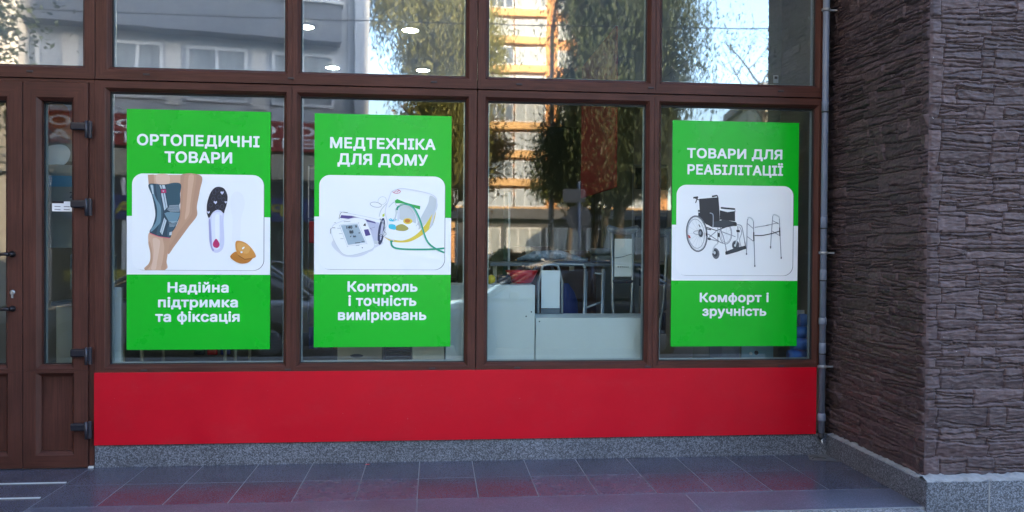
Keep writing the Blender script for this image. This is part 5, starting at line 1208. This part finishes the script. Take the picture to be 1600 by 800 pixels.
# sunlit ochre tower block far off
ob = empty('ochre_apartment_tower', (12.0, -76, 0), 0, 'sunlit ochre apartment tower with white glazed balconies, mirrored in the third pane', 'building')
mb = MB(); mb.box(-11, 12, -14, 0, -.3, 33); mb.build('wall', M['ochre'], ob)
mb = MB(); mb.box(-11.3, 12.3, -14.3, .3, 33, 33.6); mb.build('roof', M['concrete'], ob)
for k in range(10):
    z = 5.4+k*2.85
    mb = MB()
    for (x0, x1) in ((-10.4, -.9), (3.0, 11)): mb.box(x0, x1, .001, 1.1, z-.75, z-.05)
    mb.build('balcony_parapet', M['ochre2'], ob)
    for (x0, x1, n) in ((-10.3, -7.9, 2), (-7.7, -4.3, 4), (-4.1, -1.0, 3), (.4, 1.9, 2), (3.1, 6.9, 4), (7.1, 10.9, 3)):
        win(ob, x0, x1, 1.0 if not (.3 < x0 < 2) else .001, z, z+1.75, n, curtain=(k % 2 == 0) or x0 > -6)
mb = MB(); mb.box(-11, 12, .001, .5, 3.2, 4.4); mb.build('ground_floor_band', M['ochre2'], ob)
# grey pavilion in front of it
pv = empty('grey_pavilion', (10.5, -50, 0), 0, 'low grey pavilion with a strip of bright windows in front of the ochre tower', 'building')
MB().box(-9, 9, -8, 0, -.3, 3.3).build('wall', M['pav'], pv); MB().box(-9.5, 9.5, -8.4, .6, 3.3, 4.0).build('roof_fascia', M['pav'], pv)
for i in range(6): win(pv, -8.4+i*2.8, -6+i*2.8, .001, .9, 2.7, 3)
# dark masonry block far right, closes the street
rb = empty('brown_office_building', (24, -34, 0), R(10), 'brown office building with window bands, reflected right of the trees', 'building')
MB().box(-7, 12, -10, 0, -.3, 9.5).build('wall', M['beige'], rb)
MB().box(-7.3, 12.3, -10.3, .3, 9.5, 10).build('roof', M['parapet'], rb)
for k in range(3):
    for i in range(7): win(rb, -6.4+i*2.6, -4.7+i*2.6, .001, 1.2+k*2.9, 2.9+k*2.9, 2, curtain=False)

# ------------------------------------------------------------------ trees
def leaf_mat(name, c1, c2):
    m, n, l, p = new_mat(name)
    at = n.new('ShaderNodeAttribute'); at.attribute_name = 'leaf_tone'
    cr = n.new('ShaderNodeValToRGB'); e = cr.color_ramp.elements; e[0].color = (*c1, 1); e[1].color = (*c2, 1)
    l.new(at.outputs['Fac'], cr.inputs[0]); l.new(cr.outputs[0], p.inputs['Base Color']); p.inputs['Roughness'].default_value = .5
    tl = n.new('ShaderNodeBsdfTranslucent'); l.new(cr.outputs[0], tl.inputs[0])
    mx = n.new('ShaderNodeMixShader'); mx.inputs[0].default_value = .4; l.new(p.outputs[0], mx.inputs[1]); l.new(tl.outputs[0], mx.inputs[2]); l.new(mx.outputs[0], n['Material Output'].inputs[0])
    return m
M['leaf_a'] = leaf_mat('willow_leaves', (.055, .075, .02), (.26, .25, .06)); M['leaf_b'] = leaf_mat('dark_leaves', (.018, .035, .02), (.075, .10, .035)); M['leaf_c'] = leaf_mat('sun_gold_leaves', (.12, .07, .02), (.36, .20, .05))  # leaf_c carries golden evening sunlight in its colour
M['bark'] = mat('tree_bark', (.05, .042, .035), .9, var=.35, vscale=8, bump=.6, bscale=25)

def tree(x, y, h, cr, kind, lab, seed, nleaf=9000, leafm='leaf_a', trunk_r=.2, z_low=2.5, droop=0, leaf=(.05, .17), lean=(0, 0), bare=.0, low=3, nl=(7, 9), name='tree', group='street trees across the road'):
    rg = random.Random(seed); t = empty(name, (x, y, -.3), 0, lab, 'tree', group)
    tm = MB(); tips = []
    def limb(p, d, ln, r, depth):
        pts = [Vector(p)]; n = 6; d = Vector(d).normalized()
        for i in range(n):
            d = (d + Vector((rg.uniform(-.16, .16), rg.uniform(-.16, .16), rg.uniform(-.04, .12)))).normalized()
            pts.append(pts[-1]+d*ln/n)
        tm.tube(pts, r, 7 if depth < 2 else 5, taper=[1-.62*i/n for i in range(n+1)], cap=False)
        if depth >= 1:
            for q in pts[2:]: tips.append((q, depth))
        if depth < 3:
            for k in range(rg.randint(3, 5) if depth else rg.randint(*nl)):
                i = rg.randint(2 if depth else low, n); a = rg.uniform(0, 2*math.pi); s = .75 if depth == 0 else .8
                nd = (d*.55+Vector((math.cos(a)*s, math.sin(a)*s, rg.uniform(-.05, .5)))).normalized()
                limb(pts[i], nd, ln*rg.uniform(.42, .62) if depth else cr*rg.uniform(.6, .95), r*(1-.62*i/n)*.6, depth+1)
    limb((0, 0, 0), (lean[0], lean[1], 1), h*.72, trunk_r, 0)
    tm.build('trunk', M['bark'], t)
    V, F, T = [], [], []
    clumps = [rg.choice(tips) for _ in range(max(20, nleaf//70))]
    per = nleaf//len(clumps)
    for q, dp_ in clumps:
        tone0 = rg.uniform(0, 1); q = Vector(q)
        if q.z < z_low and not droop: continue
        if droop:
            for s in range(max(1, per//16)):
                o = q+Vector((rg.gauss(0, .35), rg.gauss(0, .35), rg.gauss(0, .2))); Ls = rg.uniform(.4, 1)*droop; sw = Vector((rg.uniform(-.2, .2), rg.uniform(-.2, .2), 0))
                for j in range(16):
                    f = j/16; c = o+Vector((0, 0, -Ls*f))+sw*f*f+Vector((rg.gauss(0, .07), rg.gauss(0, .07), 0))
                    if c.z < z_low*rg.uniform(.8, 1.2): break
                    a = rg.uniform(0, 6.28); dx = Vector((math.cos(a), math.sin(a), -1.9)).normalized(); e = dx.cross(Vector((math.sin(a+1), math.cos(a), .3))).normalized()
                    ll = rg.uniform(.6, 1.2)*leaf[1]; lw = leaf[0]*rg.uniform(.7, 1.2)
                    b = len(V); V.extend([c-dx*ll/2, c+e*lw/2, c+dx*ll/2, c-e*lw/2]); F.append((b, b+1, b+2, b+3)); T.append(min(1, max(0, tone0*.6+rg.uniform(0, .4))))
        else:
            sg = rg.uniform(.2, .5)
            for s in range(per):
                if rg.random() < bare: continue
                c = q+Vector((rg.gauss(0, sg), rg.gauss(0, sg), rg.gauss(0, sg*.7)))
                dx = Vector((rg.uniform(-1, 1), rg.uniform(-1, 1), rg.uniform(-1, .4))).normalized(); e = dx.cross(Vector((rg.uniform(-1, 1), rg.uniform(-1, 1), 1))).normalized()
                ll = rg.uniform(.6, 1.3)*leaf[1]; lw = leaf[0]*rg.uniform(.7, 1.3)
                b = len(V); V.extend([c-dx*ll/2, c+e*lw/2, c+dx*ll/2, c-e*lw/2]); F.append((b, b+1, b+2, b+3)); T.append(min(1, max(0, tone0*.6+rg.uniform(0, .4))))
    me = bpy.data.meshes.new('crown'); me.from_pydata([tuple(v) for v in V], [], F); me.materials.append(M[leafm])
    at = me.attributes.new('leaf_tone', 'FLOAT', 'FACE'); at.data.foreach_set('value', T)
    c_ = bpy.data.objects.new('crown', me); COL.objects.link(c_); c_.parent = t
    return t
tree(1.5, -20, 12, 2.7, 0, 'tall drooping willow-like tree reflected in the middle upper panes', 3, 60000, 'leaf_a', .2, 3.6, droop=2.8, low=2, nl=(10, 12), leaf=(.05, .19), name='willow_tree')
tree(6.1, -20.5, 12, 2.4, 0, 'dense drooping tree reflected beside the wheelchair poster', 55, 75000, 'leaf_b', .22, 3.4, droop=3.2, low=2, nl=(12, 14), leaf=(.055, .21), name='willow_tree')
tree(4.95, -19, 13, 3.0, 0, 'dense dark drooping tree reflected in the third pane', 5, 110000, 'leaf_b', .14, 3.2, droop=3.2, low=2, nl=(12, 14), leaf=(.055, .21), name='willow_tree')
tree(7.6, -13.4, 9, 2.6, 0, 'thin tree with bare arching branches reflected in the upper right pane', 9, 9000, 'leaf_b', .13, 2.5, leaf=(.04, .10), bare=.86, name='young_tree')
tree(-7.6, -8.6, 6.6, 1.5, 0, 'small leafy tree reflected at the far left of the upper pane', 12, 9000, 'leaf_b', .10, 3.4, leaf=(.07, .12), name='young_tree')
tree(-9.9, -7.6, 10, 2.9, 0, 'large leafy pavement tree at the far left of the reflected street', 71, 26000, 'leaf_b', .22, 2.4, leaf=(.11, .2), low=2, name='broadleaf_tree')
tree(-7.8, -4.4, 8, 2.0, 0, 'unseen leafy tree added at the left to block sky light', 72, 18000, 'leaf_b', .16, 2.2, leaf=(.11, .2), low=2, name='broadleaf_tree')  # out of view, added to keep low left sky off the pier
tree(5.9, -24, 10.5, 2.8, 0, 'broad dark tree reflected behind the hanging panel, right side of the third pane', 81, 42000, 'leaf_b', .2, 2.4, leaf=(.09, .2), low=2, nl=(11, 13), name='broadleaf_tree')
tree(.6, -27, 8, 2.4, 0, 'tree with golden sunlight in its leaf colour, reflected right of the blood pressure poster', 21, 16000, 'leaf_c', .18, 2.2, leaf=(.12, .2), name='sun_gold_tree')
tree(14.5, -24, 10, 3.0, 0, 'leafy tree reflected behind the thin tree', 33, 16000, 'leaf_b', .2, 3.0, leaf=(.09, .2), bare=.2, name='broadleaf_tree')
tree(7.6, -40, 8, 2.6, 0, 'green tree beside the grey pavilion', 41, 9000, 'leaf_a', .2, 1.5, leaf=(.15, .25), name='broadleaf_tree')

# ------------------------------------------------------------------ street furniture
M['signback'] = mat('grey_sign_back', (.14, .135, .13), .6, .3)
ts = empty('traffic_sign', (3.95, -16.6, -.16), 0, 'octagonal traffic sign and a plate above it, seen from the back', 'traffic sign')
MB().tube([(0, 0, 0), (0, 0, 3.35)], .035, 12).build('post', M['pipe'], ts)
o = MB(); o.lathe(0, 2.36, [(.37, -.045), (.37, -.05)], 8, axis='y'); q = o.build('octagon_plate', M['signback'], ts)
MB().box(-.46, .16, .036, .045, 2.78, 3.14).build('upper_plate', M['signback'], ts)
lp = empty('lamp_post', (3.74, -20.5, -.16), 0, 'pale tall lamp post reflected in front of the ochre tower', 'lamp post')
MB().tube([(0, 0, 0), (0, 0, 3), (0, 0, 8.5), (0, .6, 9.1), (0, 1.6, 9.3)], .09, 12, taper=[1.2, 1, .7, .5, .45]).build('pole', M['kerb'], lp)
MB().box(-.13, .13, 1.5, 2.2, 9.22, 9.36).build('lamp_head', M['signback'], lp, bevel=.05)
for i, (z0, z1) in enumerate(((6.4, 6.9), (7.6, 8.2), (5.3, 5.2))):
    pts = [(-30+4*k, -10.5-.1*i, z0+(z1-z0)*k/15-.9*math.sin(math.pi*k/15)) for k in range(16)]
    wr = MB().tube(pts, .012, 5).build('overhead_cable', M['gasket'])
    tag(wr, ['thin dark overhead cable, the middle one across the reflected sky', 'thin dark overhead cable, the highest over the street', 'thin dark overhead cable, the lowest over the street'][i], 'cable', 'overhead cables')

# ------------------------------------------------------------------ parked cars
def car(x, y, rz, paint, lab):
    t = empty('parked_car', (x, y, -.28), rz, lab, 'car', 'cars parked along the kerb')
    S = [(-2.12, .42, .72, .72, .60), (-2.05, .30, .90, .90, .78), (-1.75, .22, .98, .98, .84), (-1.2, .2, 1.0, 1.0, .87), (-.2, .2, .99, .99, .88), (.75, .2, .96, .96, .88), (1.3, .22, .88, .88, .86), (1.85, .26, .76, .76, .80), (2.08, .34, .62, .62, .66), (2.14, .42, .52, .52, .5)]
    G = []
    for (xx, zb, zt, _, hw) in S:
        P = []
        for (fy, fz) in ((-.86, 0), (-.98, .18), (-1, .45), (-.97, .72), (-.90, .9), (-.78, 1), (-.4, 1.03), (0, 1.04), (.4, 1.03), (.78, 1), (.90, .9), (.97, .72), (1, .45), (.98, .18), (.86, 0)):
            P.append((xx, fy*hw, zb+(zt-zb)*fz))
        G.append(P)
    mb = MB(); mb.grid(G); b = mb.build('body', paint, t); ss = b.modifiers.new('s', 'SUBSURF'); ss.levels = 1; ss.render_levels = 2
    G = []
    for (xx, zt, hb, ht) in ((-1.85, .95, .74, .70), (-1.25, 1.38, .80, .60), (-.6, 1.46, .82, .63), (.1, 1.44, .82, .62), (.55, 1.30, .81, .58), (1.15, .93, .76, .72)):
        zb = .93
        G.append([(xx, -hb, zb), (xx, -(hb*.45+ht*.55), zb+(zt-zb)*.6), (xx, -ht, zb+(zt-zb)*.94), (xx, -ht*.6, zt+.02), (xx, 0, zt+.03), (xx, ht*.6, zt+.02), (xx, ht, zb+(zt-zb)*.94), (xx, hb*.45+ht*.55, zb+(zt-zb)*.6), (xx, hb, zb)])
    mb = MB(); mb.grid(G); g = mb.build('windows', M['wglass'], t); ss = g.modifiers.new('s', 'SUBSURF'); ss.levels = 1; ss.render_levels = 2
    rf = MB(); rf.grid([[(xx, ht*f, zt+.045-.03*f*f) for f in (-1, -.5, 0, .5, 1)] for (xx, zt, ht) in ((-1.25, 1.37, .60), (-.6, 1.45, .62), (.1, 1.43, .61), (.5, 1.32, .58))]); so = rf.build('roof', paint, t)
    for s in (-1, 1):
        pl = MB(); pl.tube([(-1.85, s*.74, .95), (-1.25, s*.62, 1.38), (-.6, s*.65, 1.45), (.1, s*.64, 1.43), (.55, s*.6, 1.30), (1.15, s*.74, .93)], .028, 8); pl.tube([(-.35, s*.82, .95), (-.4, s*.66, 1.43)], .03, 8); pl.build('pillar', paint, t)
        MB().box(.72, .86, s*.93-.09, s*.93+.09, .93, 1.05).build('wing_mirror', paint, t, bevel=.03)
        MB().box(1.85, 2.06, s*.58-.14, s*.58+.14, .56, .68).build('headlight', M['clamp'], t, bevel=.04)
        MB().box(-2.1, -1.98, s*.62-.12, s*.62+.12, .68, .84).build('tail_light', M['red_tub'], t, bevel=.03)
        for xx in (-1.3, 1.32):
            wh = MB(); wh.lathe(xx, .31, [(.30, s*.66), (.315, s*.68), (.315, s*.84), (.29, s*.865), (.20, s*.868)] if s > 0 else [(.20, -.868), (.29, -.865), (.315, -.84), (.315, -.68), (.30, -.66)], 24, axis='y'); wo = wh.build('wheel', M['gasket'], t)
            MB().lathe(xx, .31, [(.19, s*.866), (.17, s*.876), (.04, s*.872)] if s > 0 else [(.04, -.872), (.17, -.876), (.19, -.866)], 20, axis='y').build('rim', M['clamp'], wo)
    return t
M['paint_s'] = mat('silver_car_paint', (.36, .38, .40), .3, .5, coat=1); M['paint_d'] = mat('dark_blue_car_paint', (.03, .04, .07), .3, .3, coat=1); M['paint_w'] = mat('white_car_paint', (.7, .7, .7), .3, coat=1)
car(-3.6, -7.0, R(180), M['paint_s'], 'silver car parked at the near kerb, reflected between the two left posters')
car(1.9, -7.0, R(180), M['paint_d'], 'dark blue car parked at the near kerb, reflected in the third pane')
car(7.2, -7.05, R(180), M['paint_w'], 'white car parked at the near kerb on the right')
car(3.9, -31, R(0), M['paint_w'], 'white car parked far off before the grey pavilion')

def hedge(x0, x1, y, h, lab, seed):
    rg = random.Random(seed); V, F, T = [], [], []
    for i in range(int((x1-x0)*900)):
        x = rg.uniform(x0, x1); top = h*(.86+.14*math.sin(x*2.1+seed)+.06*math.sin(x*7)); z = top*rg.random()**.6; c = Vector((x, y+rg.gauss(0, .3), z-.2))
        dx = Vector((rg.uniform(-1, 1), rg.uniform(-1, 1), rg.uniform(-1, 1))).normalized(); e = dx.cross(Vector((rg.uniform(-1, 1), rg.uniform(-1, 1), 1))).normalized()
        b = len(V); V.extend([c-dx*.09, c+e*.05, c+dx*.09, c-e*.05]); F.append((b, b+1, b+2, b+3)); T.append(rg.random())
    me = bpy.data.meshes.new('hedge'); me.from_pydata([tuple(v) for v in V], [], F); me.materials.append(M['leaf_b'])
    at = me.attributes.new('leaf_tone', 'FLOAT', 'FACE'); at.data.foreach_set('value', T)
    o = bpy.data.objects.new('hedge', me); COL.objects.link(o); tag(o, lab, 'hedge')
hedge(.4, 13, -18.8, 1.5, 'dark clipped hedge reflected low in the third pane', 3)
